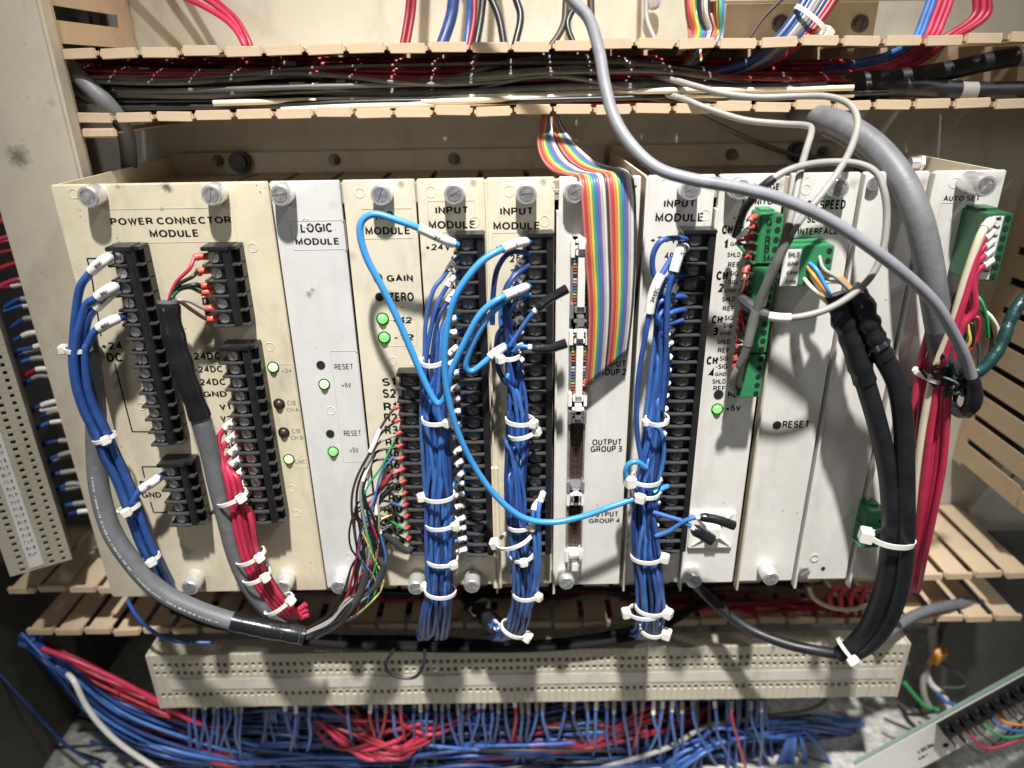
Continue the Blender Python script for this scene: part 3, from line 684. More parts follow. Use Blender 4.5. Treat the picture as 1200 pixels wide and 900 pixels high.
MB().box(P(1163, 285, 27)[0]-.002, P(1170, 285, 27)[0]+.001, -.0247, -.0243, P(1158, 327, 24)[2], P(1170, 253, 24)[2]).build('label_strip', 'paper', am)
for i in range(7):
    v, f, mx = glyphs(str(i+1), .004); x0 = P(1166, 285, 27)[0]; y = 256+i*10.4; c = P(1167, y, 27); hh, ww = .0034, .0022
    q = np.stack([x0-.0016+v[:, 1]/mx[1]*hh, np.full(len(v), -.0250), c[2]+.0011-v[:, 0]/mx[0]*ww], 1)
    MB().add(q, f[:]).build('lettering', 'ink', am, smooth=False)
plugblock(am, P(1127, 350, 10)[0], P(1142, 350, 10)[0], P(1130, 348, 10)[2], P(1120, 430, 10)[2], 0, .012, 6, mat='dplug')
plugblock(bm_, P(1014, 615, 14)[0], P(1034, 615, 14)[0], P(1024, 598, 14)[2], P(1024, 640, 14)[2], 0, .016, 2)
# ================================================================== wires, cables, ties
def arclen(p): return np.concatenate([[0], np.cumsum(np.linalg.norm(np.diff(p, axis=0), axis=1))])
def cutpath(p, a, b, n=8):
    s = arclen(p); t = np.linspace(a, b, n); return np.stack([np.interp(t, s, p[:, i]) for i in range(3)], 1)
def sleeve_on(path, a, b, r, parent, text=None, mat='sleeve', name='marker_sleeve', n=10, size=None, flip=False):
    q = cutpath(path, a, b); m = MB().tube(q, r, n)
    if text:
        v, f, mx = glyphs(text, .02); c = cutpath(path, (a+b)/2, (a+b)/2, 1)[0]; t = q[-1]-q[0]; t[1] = 0; t /= np.linalg.norm(t)
        if t[0] < 0: t = -t
        u = np.array([-t[2], 0, t[0]]); sz = size or r*1.15; ln = min(sz*mx[0]/mx[1], (b-a)*.8)
        vv = c[None]+t*((v[:, 0]/mx[0]-.5)*ln)[:, None]+u*((v[:, 1]/mx[1]-.5)*sz)[:, None]+np.array([0, -1.0, 0])*(r+.00025+v[:, 2]*.003)[:, None]
        m.add(vv, f, 1)
    return m.build(name, [mat, 'ink'], parent, ang=50)
def tie(parent, px, py, h, rx, ry, tilt=0.0, head=0.0, width=2.6, tail=0, hs=1.0, axis=None):
    """nylon cable tie round a bundle; head = angle of the lock round the loop (0 right, 90 toward camera)"""
    c = P(px, py, h); a = np.array([math.sin(math.radians(tilt)), 0, math.cos(math.radians(tilt))]) if axis is None else np.array(axis)
    a /= np.linalg.norm(a); e2 = np.array([0, -1.0, 0]); e2 -= a*e2.dot(a); e2 /= np.linalg.norm(e2); e1 = np.cross(e2, a)
    if e1[0] < 0: e1 = -e1
    rx, ry, wd = rx/1000, ry/1000, width/2000; n = 30; V = []; 
    for i in range(n):
        t = 2*math.pi*i/n; o = c+e1*rx*math.cos(t)+e2*ry*math.sin(t); nn = e1*math.cos(t)/rx+e2*math.sin(t)/ry; nn /= np.linalg.norm(nn)
        for s, d in ((-1, 0), (1, 0), (1, .0011), (-1, .0011)): V.append(o+a*wd*s+nn*d)
    f = [(i*4+j, i*4+(j+1) % 4, ((i+1) % n)*4+(j+1) % 4, ((i+1) % n)*4+j) for i in range(n) for j in range(4)]
    m = MB().add(V, f)
    t = math.radians(head); o = c+e1*rx*math.cos(t)+e2*ry*math.sin(t); nn = e1*math.cos(t)/rx+e2*math.sin(t)/ry; nn /= np.linalg.norm(nn); tt = np.cross(a, nn)
    B = MB().box(-.0026*hs, .0026*hs, -.0006, .0042*hs, -.0027*hs, .0027*hs, bev=.0008); 
    if tail: B.box(-.0011, .0011, .003, .003+tail/1000, -.0005, .0005)
    M = np.eye(4); M[:3, 0] = a; M[:3, 1] = nn; M[:3, 2] = tt; M[:3, 3] = o; B.xf(M)
    for v, in zip(B.v): pass
    base = m.n
    allv = np.vstack(B.v); m.v.append(allv); m.f += [tuple(i+base for i in q) for q in B.f]; m.m += B.m; m.n += len(allv)
    return m.build('cable_tie', 'tie', parent)
def wireobj(parent, pts, r, mat, n=8, name='wire', **k):
    return MB().tube(pts, r, n).build(name, mat, parent, ang=60, **k)
def loose(pts, r, mat, label, cat='wire', group=None, name='wire', n=8, seg=7, world=False):
    p = catmull(pts if world else ptsw(pts), seg); return wireobj(None, p, r/1000, mat, n, name, label=label, cat=cat, group=group), p

# ---- three blue input harnesses
def harness(label, key, trunk, rw, mats, first, cols, h_lead=16, skip=(), start=1, count=24, sp=1.0, sl_r=1.35, drop=(.018, .034), ext=()):
    T = np.array([P(*t[:3]) for t in trunk]); SPR = np.array([t[3] for t in trunk])
    T2 = catmull(T, 8); S2 = catmull(np.stack([SPR, SPR, SPR], 1), 8)[:, 0]
    hs = thing('wire_harness', T2[-1], label, 'wire harness')
    zz = T2[:, 2]
    for i in range(count):
        if i in skip: continue
        s = term(key, i+start); lay, c = divmod(i, cols); nl = math.ceil(count/cols)
        ox = (c-(cols-1)/2+(.5 if lay % 2 else 0)-.25)*rw*2*sp+random.uniform(-.3, .3)*rw; oy = -(lay-(nl-1)/2)*rw*1.75+random.uniform(-.2, .2)*rw
        zj = min(s[2]-random.uniform(*drop), zz[0]-.001)
        m = zz < zj
        follow = T2[m]+np.stack([ox*S2[m], oy*np.ones(m.sum()), np.zeros(m.sum())], 1)
        if len(follow) < 12: continue
        cut = random.randint(0, 6); follow = follow[:len(follow)-cut]; ph = random.uniform(0, 6.28); sw = np.linspace(0, 1, len(follow))
        follow = follow+np.stack([.0011*np.sin(ph+sw*random.uniform(7, 15)), .0007*np.sin(2*ph+sw*9), 0*sw], 1)
        ln = random.uniform(.009, .014); up_ = .30 if key == 'i1' else .95
        ang = random.uniform(.2, .75) if i > 2 else .9
        a0 = s+np.array([.0045, .003, .0]); a1 = s+np.array([-.001, 0, 0]); a2 = a1+ln*np.array([-math.cos(ang), -up_, -math.sin(ang)])
        path = catmull(np.vstack([a0, a1, a2, follow[0]*.55+a2*.45+np.array([0, -.001, .003]), follow[2::6], follow[-1:]]), 6)
        wv = wireobj(hs, path, rw*random.uniform(.9, 1.06), random.choice(mats), 8)
        sleeve_on(path, .0045+.0035, .0045+.0035+random.uniform(.006, .0085), rw*sl_r, wv, str(first+i), n=9)
    return hs
h1 = harness('thick blue wire bundle down the first input module', 'i1', [(514, 325, 20, .6), (512, 370, 22, .75), (509, 430, 23, .9), (507, 480, 24, .95), (512, 540, 25, 1), (515, 600, 25, 1.05), (516, 660, 25, 1.05), (513, 700, 22, 1.0), (510, 728, 15, 1.15), (508, 742, 2, 1.35), (500, 745, -32, 1.6)],
             .00155, ['blue', 'blue', 'paleblue', 'mblue', 'dblue'], 1, 6)
for px, py, rx, hd in ((507, 423, 6.5, 175), (511, 491, 8.6, 40), (514, 580, 10.4, 165), (517, 612.5, 10.6, 35), (518, 655, 10.6, 45), (516, 692, 10.8, 200)):
    tie(h1, px, py, 24.5, rx, 8.2, tilt=random.uniform(-6, 4), head=hd, hs=1.05)
h2 = harness('blue wire bundle down the second input module, ending in a cut tied stub', 'i2', [(594, 345, 20, .55), (597, 390, 22, .7), (602, 430, 23, .8), (607, 480, 24, .9), (606, 540, 24, .9), (605, 590, 24, .9), (609, 640, 24, .95), (613, 690, 20, .95), (607, 728, 12, 1.0), (596, 742, -2, 1.0), (575, 744, -30, .9)],
             .00150, ['blue', 'paleblue', 'dblue', 'mblue', 'blue'], 25, 5)
for px, py, rx, hd in ((598, 416, 6.0, 140), (609, 492, 8.6, 30), (612, 507, 8.6, 20), (609, 614, 8.2, 30), (612, 650, 8.0, 85), (616, 695, 9.0, 30)):
    tie(h2, px, py, 24, rx, 7.6, tilt=random.uniform(-14, 4), head=hd, hs=1.05)
tie(h2, 603, 631, 25, 13, 10, tilt=-22, head=190, hs=1.3)
tie(h2, 602, 737, 13, 10, 8, tilt=25, head=20, hs=1.3)
h3 = harness('blue wire bundle down the third input module by the output sockets', 'i3', [(778, 345, 20, .4), (779, 390, 22, .55), (777, 430, 23, .65), (772, 480, 24, .7), (766, 530, 25, .8), (759, 570, 25, .85), (757, 610, 25, .95), (760, 660, 25, 1.08), (763, 705, 22, 1.08), (761, 732, 15, .95), (757, 743, 0, .9), (748, 743, -35, .9)],
             .00155, ['blue', 'paleblue', 'mblue', 'dblue', 'blue'], 49, 6)
for px, py, rx, hd, hs_ in ((770, 491, 6.8, 160, .9), (757, 561, 9.6, 160, 1.5), (757, 576, 8.8, 120, 1.2), (758, 651, 10.8, 20, 1.2), (763, 712, 11, 30, 1.3), (757, 716, 12.5, 175, 1.3), (764, 737, 8.5, 25, 1.4)):
    tie(h3, px, py, 25, rx, 8.4, tilt=random.uniform(-6, 6), head=hd, hs=hs_)
# lighter pair joining the second bundle
for j, pts in enumerate(([(633, 585, 20), (625, 600, 26), (627, 640, 29), (628, 670, 28), (622, 700, 24), (612, 728, 18)], [(637, 575, 18), (631, 600, 28), (632, 650, 29), (629, 690, 25), (617, 722, 18)])):
    p = catmull(ptsw(pts), 7); o = wireobj(h2, p, .0016, 'mblue'); sleeve_on(p, .001, .009, .0022, o, '44' if j == 0 else '43')
# capped spare ends
def spare(parent, pts, r, cap_len, cap_rad, mat='mblue', cap='shrink', flat=False):
    p = catmull(ptsw(pts), 7); o = wireobj(parent, p, r/1000, mat)
    L_ = arclen(p)[-1]; q = cutpath(p, L_-cap_len/1000, L_, 9); m = MB().tube(q, np.array([.75, 1, 1, .95, .95, 1, 1, 1.02, 1.02])*cap_rad/1000, 10)
    m.build('end_cap', cap, o); sleeve_on(p, L_-cap_len/1000-.0025, L_-cap_len/1000+.001, r*1.25/1000, o); return o
spare(h2, [(598, 405, 26), (608, 390, 28), (622, 370, 30), (640, 353, 31), (665, 338, 31)], 1.5, 22, 2.9)
spare(h2, [(602, 412, 26), (610, 406, 29), (628, 408, 30), (645, 408, 31), (664, 402, 31)], 1.5, 22, 3.0)
spare(h3, [(765, 600, 28), (785, 606, 30), (800, 611, 31), (812, 619, 32), (834, 633, 33)], 1.6, 16, 4.4)
spare(h3, [(768, 628, 28), (785, 622, 30), (803, 610, 32), (820, 606, 33), (840, 609, 34), (860, 616, 34)], 1.6, 25, 3.3)
# extra looping blue wires at the third module
for pts, sl, t_ in (([(806, 280, 12), (790, 279, 20), (774, 283, 24), (765, 300, 24), (766, 320, 23), (775, 330, 22), (790, 324, 18), (806, 322, 12)], None, None),
                    ([(804, 290, 12), (797, 295, 24), (789, 320, 28), (783, 345, 28), (781, 390, 27), (780, 420, 25), (775, 480, 24)], (.004, .026), '24VDC'),
                    ([(787, 302, 22), (772, 328, 27), (764, 350, 29), (757, 390, 29), (750, 430, 27), (746, 470, 25), (747, 510, 24), (753, 545, 25), (760, 575, 24)], (.012, .036), '24VDC'),
                    ([(806, 348, 12), (790, 348, 20), (772, 355, 23), (768, 368, 23), (776, 380, 21), (800, 375, 14)], None, None),
                    ([(806, 362, 12), (788, 366, 20), (776, 378, 22), (774, 420, 23), (772, 470, 22)], None, None),
                    ([(746, 575, 26), (742, 620, 27), (745, 670, 25), (750, 715, 20)], None, None)):
    p = catmull(ptsw(pts), 8); o = wireobj(h3, p, .00175, random.choice(['blue', 'dblue']))
    if sl: sleeve_on(p, *sl, .0031, o, t_, size=.0034)
for pts in ([(622, 297, 12), (598, 296, 20), (583, 315, 24), (578, 345, 24), (577, 380, 22)], [(620, 311, 12), (605, 322, 20), (594, 340, 24), (592, 370, 24), (596, 410, 22)], [(590, 383, 22), (583, 395, 18), (582, 425, 18), (590, 445, 18), (600, 452, 18)]):
    wireobj(h2, catmull(ptsw(pts), 7), .0017, 'dblue')

# ---- light blue loops
l1, p = loose([(536, 287, 13), (520, 281, 20), (490, 267, 24), (465, 258, 25), (440, 251, 25), (425, 258, 26), (422, 275, 27), (430, 303, 28), (447, 335, 29), (468, 378, 30), (488, 425, 31), (504, 460, 32), (514, 473, 33), (523, 462, 34), (529, 435, 35), (545, 400, 36), (563, 368, 36), (585, 350, 34), (608, 340, 24), (620, 335, 12)], 2.1, 'lblue', 'light blue wire looping left over the R/D label and back in a deep V', name='jumper_wire')
sleeve_on(p, .004, .028, .0029, l1, '127', size=.0028); L_ = arclen(p)[-1]; sleeve_on(p, L_-.026, L_-.005, .0029, l1, '11', size=.0028)
l2, p = loose([(620, 283, 12), (606, 285, 22), (586, 293, 30), (566, 305, 34), (548, 325, 37), (533, 350, 38), (524, 385, 38), (521, 425, 38), (525, 465, 38), (538, 510, 37), (558, 550, 35), (582, 582, 34), (612, 606, 33), (645, 612, 32), (680, 606, 31), (712, 595, 30), (742, 585, 28)], 2.1, 'lblue', 'long light blue wire sagging in front of the modules to the third bundle', name='jumper_wire')
sleeve_on(p, .004, .024, .0029, l2, '11', size=.0028)
l3, p = loose([(620, 345, 12), (606, 346, 22), (588, 355, 30), (568, 378, 33), (553, 405, 33), (546, 428, 32), (553, 435, 31), (568, 424, 29), (580, 413, 27), (594, 405, 25)], 1.9, 'lblue', 'short light blue wire hooking back to a white sleeve by the second module', name='jumper_wire')
L_ = arclen(p)[-1]; sleeve_on(p, L_-.013, L_-.001, .0026, l3)
l4, p = loose([(752, 573, 22), (738, 566, 27), (733, 556, 29), (736, 545, 30), (746, 541, 30), (757, 548, 28)], 1.9, 'lblue', 'small light blue wire loop beside the third blue bundle', name='jumper_wire')
l5, p = loose([(766, 578, 26), (775, 573, 24), (782, 570, 20)], 1.9, 'lblue', 'stub of light blue wire poking out right of the third bundle', name='jumper_wire')

# ---- power module blue harness
hp = thing('wire_harness', P(185, 665, 10), 'blue wires from the +24 DC strip tied in a slim bundle', 'wire harness')
tr = [(92, 385, 22), (91, 412, 22), (94, 450, 22), (103, 480, 21), (115, 505, 20), (128, 535, 19), (142, 565, 18), (155, 600, 18), (168, 635, 17), (180, 660, 14), (196, 690, 0), (215, 712, -30)]
for k, (ti, a, tx) in enumerate(((0, [(121, 306, 22), (104, 322, 23), (92, 345, 23)], '1000'), (2, [(130, 338, 22), (112, 350, 24), (99, 362, 24)], '1001'), (2, [(128, 346, 20), (108, 366, 22), (101, 382, 22)], '1002'), (4, [(133, 375, 21), (112, 388, 22), (104, 402, 22)], '1003'))):
    s = term('dc', ti); off = np.array([(-2.6, 0, 2.6, 5.2)[k], 0, 0])/1000+np.array([0, (-.001, -.003, .001, -.001)[k], 0])
    p = catmull(np.vstack([s+np.array([.006, .002, 0]), s, ptsw(a), ptsw(tr[(1 if k < 3 else 1):])+off]), 7)
    o = wireobj(hp, p, .0025, 'blue', 10); sleeve_on(p, .0125+.003*(k % 2), .029, .0033, o, tx, size=.0026)
for k in range(3):
    p = catmull(ptsw(tr[2:])+np.array([(-1.2, 1.8, 4)[k]/1000, .003, 0]), 7); wireobj(hp, p, .0024, 'dblue', 10)
s = term('gnd', 0)+np.array([0, 0, -.004]); p = catmull(np.vstack([s+np.array([.006, .002, 0]), s, ptsw([(178, 566, 16), (163, 576, 18), (155, 590, 20), (156, 610, 18), (166, 635, 17), (180, 662, 12)])]), 7)
o = wireobj(hp, p, .0023, 'blue', 10); sleeve_on(p, .010, .024, .0031, o, '201', size=.0024)
for px, py, rx, hd, t_ in ((92, 409, 7.4, 180, 0), (123, 513, 7.2, 60, -18), (151, 595, 7.4, 75, -18), (177, 654, 6.0, 60, -18)): tie(hp, px, py, 20, rx, 5.5, tilt=t_, head=hd, hs=1.1)

# ---- grey sheathed cables at the left
c1, p1 = loose([(101, 395, 10), (106, 430, 10), (112, 480, 10), (113, 530, 12), (117, 575, 16), (130, 620, 22), (152, 655, 27), (182, 688, 30), (220, 710, 32), (265, 726, 32), (310, 736, 32), (357, 745, 31)], 6.6, 'grey', 'thick grey cable curving down the left of the power module with black tape end', 'cable', name='cable', n=14)
L_ = arclen(p1)[-1]; q = cutpath(p1, L_-.053, L_, 14); m = MB().tube(q, .0070+.0003*np.sin(np.arange(14)*1.9)+.0006*(np.arange(14) == 6), 14); m.build('tape_wrap', 'shrink', c1)
q = cutpath(p1, L_-.004, L_+.002, 6); MB().tube(q, [.0066, .0074, .0062, .0072, .006, .005], 10).build('shield_braid', 'darksteel', c1)
mk('print', (.50, .51, .53), .6)
m = MB(); q = cutpath(p1, .10, L_-.06, 150)
for i in range(0, 149, 1):
    if rng.random() < .30: continue
    t = q[i+1]-q[i]; t /= np.linalg.norm(t); nn = np.array([.0, -1.0, .25]); nn -= t*nn.dot(t); nn /= np.linalg.norm(nn); sd = np.cross(t, nn); c = q[i]+nn*.00665
    a_, b_ = rng.uniform(.0003, .0009), rng.uniform(.0002, .0005)
    m.add([c-t*b_-sd*a_, c+t*b_-sd*a_, c+t*b_+sd*a_, c-t*b_+sd*a_], [(0, 1, 2, 3)])
m.build('cable_print', 'print', c1, smooth=False)
hb = thing('wire_harness', P(345, 720, 10), 'grey cable and red wires tied together down the power module', 'wire harness')
p2 = catmull(ptsw([(197, 352, 20), (199, 372, 22), (205, 400, 24), (214, 430, 25), (224, 460, 25), (235, 490, 25), (246, 530, 24), (255, 570, 24), (264, 605, 23), (276, 650, 22), (292, 685, 21), (315, 715, 18), (345, 738, 10)]), 8)
o = wireobj(hb, p2, .0063, 'grey', 14, 'cable'); q = cutpath(p2, .000, .078, 22); rr = .0068+.0004*np.sin(np.arange(22)*1.3); rr[0] = .0055; MB().tube(q, rr, 14).build('shrink_sleeve', 'shrink', o)
S_ = arclen(p2)
for k, (ti, mt, dz, mid) in enumerate(((0, 'pink', 0, [(222, 315, 18), (206, 332, 20)]), (1, 'wblack', .001, [(226, 324, 18), (208, 335, 20)]), (2, 'wblack', .0015, [(228, 334, 17), (208, 340, 19)]), (2, 'green', -.0025, [(222, 337, 16), (206, 342, 20)]), (4, 'cord', .0065, [(222, 353, 17), (209, 352, 20)]), (4, 'brown', -.0005, [(226, 364, 17), (210, 353, 20)]))):
    s = term('ae', ti)+np.array([0, 0, dz]); p = catmull(np.vstack([s+np.array([.004, .002, 0]), s, s+np.array([-.006, -.003, 0]), ptsw(mid), ptsw([(198+k*.8, 356, 21), (202, 385, 22)])]), 7)
    w_ = wireobj(hb, p, .0012 if k != 2 else .0017, mt); sleeve_on(p, .003, .0115, .0022, w_, None, 'crimp', 'crimp_terminal')
for k, (ti, mt) in enumerate(((5, 'pink'), (6, 'pink'), (7, 'red'), (8, 'pink'), (9, 'red'), (11, 'white'), (12, 'green'), (10, 'darkred'))):
    s = term('v', ti); off = np.array([(k % 4)*.0036-.004, (k//4)*.0028-.002, 0])
    tr2 = [(276, 560, 24), (283, 600, 24), (291, 640, 24), (302, 670, 23), (318, 695, 21), (334, 714, 18), (346, 722, 14)]
    st_ = max(0, [0, 0, 0, 1, 1, 2, 2, 1][k])
    lead = s+np.array([-.012, -.006, -.012]); 
    p = catmull(np.vstack([s+np.array([.004, .002, 0]), s, lead, ptsw(tr2[st_:])+off+np.array([.0015 if mt in ('white', 'green') else -.001, 0, 0])]), 7)
    w_ = wireobj(hb, p, .0020, mt); sleeve_on(p, .006, .0145, .0027, w_, str(310+k), size=.0024)
for px, py, rx, hd, t_ in ((272, 583, 10.5, 40, 20), (294, 652, 10.5, 40, 22), (301, 674, 9.8, 40, 18), (327, 708, 12, 25, 32)): tie(hb, px, py, 24, rx, 8.2, tilt=-t_, head=hd, hs=1.15)
for k in range(3): wireobj(hb, catmull(ptsw([(338, 712, 15), (347, 716+k*3, 15), (358+k*2, 708+k*6, 14)]), 5), .0021, 'pink')
# ---- thin wires of the R/D strip
hr = thing('wire_harness', P(365, 742, 20), 'fan of thin multicoloured wires with red crimps at the R/D strip', 'wire harness')
fan = ['brown', 'wblack', 'cord', 'cord', 'wblack', 'red', 'wblack', 'cord', 'wblack', 'cord', 'mblue', 'cord', 'green', 'red', 'wblack']
tail = ['wblack', 'wblack', 'brown', 'wblack', 'cord', 'wblack', 'wblack', 'red', 'wblack', 'cord', 'mblue', 'wblack', 'green', 'wblack', 'dgrey']
for i in range(2, 15):
    s = term('rd', i)+np.array([0, .001, .001]); k = i-2
    jx = (-20, 14, -8, 20, 2, -16, 10, -2, 18, -12, 6, -22, 15)[k]
    if k < 5: way = [(447-2*k, 500+10*k, 14), (436-1.5*k, 525+9*k, 20), (418+2.5*k, 560+6*k, 24), (412+6*k, 590+3*k, 25), (416+7*k, 628, 25), (420+7*k, 655, 24), (416+4*k, 690, 24)]
    else: way = [(452-1.0*(k-5), 560+9.0*(k-5), 15), (443-1.0*(k-5), 575+8.5*(k-5), 20), (436+jx*.6, 612+6*(k-5), 24), (434+jx, 652+2*(k-5), 25), (424+jx*.9, 690, 24)]
    end = [(409-.5*k, 712, 26), (390, 732, 28), (362, 744+.4*k, 30)]
    off = np.array([jx*.00022, (k//5-1)*.0022, (k % 4)*.0018])
    p = catmull(np.vstack([s+np.array([.004, .002, 0]), s, s+np.array([-.005, -.002, -.002]), ptsw(way), ptsw(end)+off]), 7)
    w_ = wireobj(hr, p, .0009 if i < 14 else .0026, tail[i], 7)
    sleeve_on(p, .0035, .0095, .0016, w_, None, 'dcrimp', 'crimp_terminal', 8)
    a = .026+.004*(k % 3); sleeve_on(p, a, a+.017, .0015, w_, None, 'cord' if k % 2 else 'sleeve', 'clear_sleeve', 8)
p = catmull(ptsw([(432, 655, 22), (424, 690, 25), (408, 716, 27), (385, 735, 28), (358, 745, 30)]), 6); wireobj(hr, p, .0030, 'dgrey', 10)
for k in range(14):
    sx = random.uniform(0, 1); p = catmull(ptsw([(462-4*sx, 520+110*sx+random.uniform(-8, 8), 15), (448-14*sx, 545+95*sx, 20), (410+36*random.random(), 585+40*sx, 24), (410+42*random.random(), 640+10*sx, 25), (408+42*random.random(), 685, 25), (394+34*random.random(), 716, 27), (388+random.uniform(-6, 6), 733, 28), (361, 744+random.uniform(-3, 3), 30)]), 6)
    wireobj(hr, p, .00075, ['wblack', 'wblack', 'cord', 'yellow', 'wblack', 'green', 'wblack', 'red', 'wblack', 'mblue', 'wblack'][k % 11], 7)

# ---- rainbow ribbon cables
def ribbon(label, Lp, Rp, N, fold, sock, hoff, flip=False):
    rb_ = thing('ribbon_cable', P(712, 440, 10), label, 'ribbon cable'); A, B = catmull(ptsw(Lp), 7), catmull(ptsw(Rp), 7)
    for i in range(N):
        t = i/(N-1); c = A*(1-t)+B*t
        yf = fold[0]*(1-t)+fold[1]*t; e = c[-1]; zf = e[2]; 
        z2 = sock[1]+(sock[2]-sock[1])*t
        # fold over and follow left into the plug
        tailp = np.array([e+np.array([-.0004, .0025, -.0012]), e+np.array([-.004, .0042, -.0006])*1.0, np.array([sock[0]+.006, sock[3], z2]), np.array([sock[0]-.001, sock[3], z2])])
        p = np.vstack([c, catmull(np.vstack([e, tailp]), 4)[1:]])
        wireobj(rb_, p, .00086, RB[i % 10][0], 6, 'conductor')
    return rb_
ribbon('rainbow ribbon cable draped over the output module in front',
       [(642, 124, -85), (636, 145, -75), (631, 168, -62), (637, 188, -48), (650, 201, -30), (667, 208, -10), (677, 206, 2), (681, 214, 9), (683, 240, 12), (687, 300, 14), (691, 360, 15), (690, 410, 14), (687, 452, 11)],
       [(647, 122, -85), (660, 150, -70), (678, 172, -52), (700, 190, -28), (717, 196, -12), (731, 198, -2), (739, 203, 4), (742, 215, 8), (744, 240, 11), (744, 300, 14), (742, 345, 15), (739, 380, 14), (735, 410, 12)], 20, (452, 410), (K2[0], K2[2]+.0085, K2[1]-.0085, -.0045), 0)
ribbon('second rainbow ribbon cable lying beneath the front one',
       [(640, 124, -90), (633, 148, -80), (634, 178, -60), (650, 200, -30), (676, 208, 0), (684, 222, 4), (687, 270, 6), (690, 330, 7), (689, 362, 7)],
       [(645, 122, -92), (662, 155, -75), (690, 186, -40), (718, 198, -12), (736, 204, 1), (740, 222, 4), (741, 270, 6), (740, 300, 7), (735, 318, 7)], 20, (362, 318), (K1[0], K1[2]+.0085, K1[1]-.0085, -.0045), 0)
# ---- right-hand cables
g1, p = loose([(640, -40, -20), (668, -2, -20), (690, 22, -18), (702, 60, -12), (709, 100, -4), (720, 138, 6), (740, 170, 18), (770, 197, 30), (810, 210, 38), (860, 219, 42), (915, 233, 45), (970, 257, 48), (1020, 290, 50), (1062, 323, 50), (1095, 355, 48), (1118, 392, 44), (1133, 425, 40), (1141, 455, 38), (1139, 475, 36), (1126, 484, 30), (1112, 474, 24)], 3.5, 'lgrey', 'light grey cable sweeping from the top across the right modules', 'cable', name='cable', n=12)
L_ = arclen(p)[-1]; MB().tube(cutpath(p, L_-.042, L_-.012, 9), [.0037, .0046, .0046, .0048, .0052, .0052, .005, .0046, .004], 12).build('shrink_sleeve', 'shrink', g1)
g2, p = loose([(934, 131, -166), (939, 131, -120), (947, 133, -82), (964, 139, -58), (990, 148, -40), (1025, 172, -20), (1055, 208, 0), (1076, 255, 14), (1088, 305, 20), (1096, 355, 22), (1103, 395, 22), (1111, 432, 22)], 8.2, 'grey', 'very thick dark grey cable arching from the upper duct down to the frayed joint', 'cable', name='cable', n=16)
L_ = arclen(p)[-1]; MB().tube(cutpath(p, L_-.030, L_, 9), [.0083, .0088, .009, .009, .0092, .0092, .0094, .0095, .0088], 16).build('shrink_sleeve', 'dgrey', g2)
rr_ = np.random.default_rng(3)
q = cutpath(catmull(ptsw([(1108, 428, 23), (1113, 440, 26), (1122, 449, 29), (1134, 452, 32)]), 8), 0, .026, 14)
MB().tube(q, .0072+.0013*np.sin(np.arange(14)*2.3)-np.linspace(0, .002, 14), 12).build('tape_wrap', 'shrink', g2)
for k in range(40):
    t = rr_.uniform(0, 1); c = P(1100+32*t, 430+22*t, 30); d = rr_.normal(0, .0042, (3, 3)); d[:, 1] = -abs(d[:, 1])
    MB().tube(catmull(np.array([c+d[0]+np.array([-.003, .002, .003]), c+d[1]*1.2, c+d[2]+np.array([.002, .003, -.005])]), 6), .0009, 6).build('shield_braid', ['wblack', 'tapegreen', 'dgrey', 'wblack'][k % 4], g2)
p = catmull(ptsw([(1215, 338, 20), (1195, 352, 24), (1180, 378, 28), (1168, 408, 32), (1150, 430, 34), (1128, 440, 32), (1108, 446, 28)]), 8); p = cutpath(p, 0, arclen(p)[-1], 60)
g3 = wireobj(None, wig(p, .00025), .0036+.0002*np.sin(np.arange(60)*.9)+rng.normal(0, .00012, 60), 'tapegreen', 10, 'cable', label='dark green taped lead reaching in from the right edge', cat='cable')
for k in range(3): MB().tube(wig(p[10:], .0003)+np.array([0, -.0020+.001*k, .0022-.0022*k]), .0014, 6).build('strand', ('wblack', 'tapegreen', 'wblack')[k], g3)
OFFS = [arclen(ptsw([(640, 86, -112), (720, 88, -100), (775, 91, -78), (815, 101, -58)]))[-1]-.015, arclen(ptsw([(690, 104, -112), (752, 106, -95), (795, 114, -66), (826, 126, -54)]))[-1]-.016]
W_LAB = ['dirty white cable crossing the upper duct lip and dropping to the monitor plugs', 'dirty white cable bent over the rack top beside the interface label', 'white cable looping round in front of the interface module']
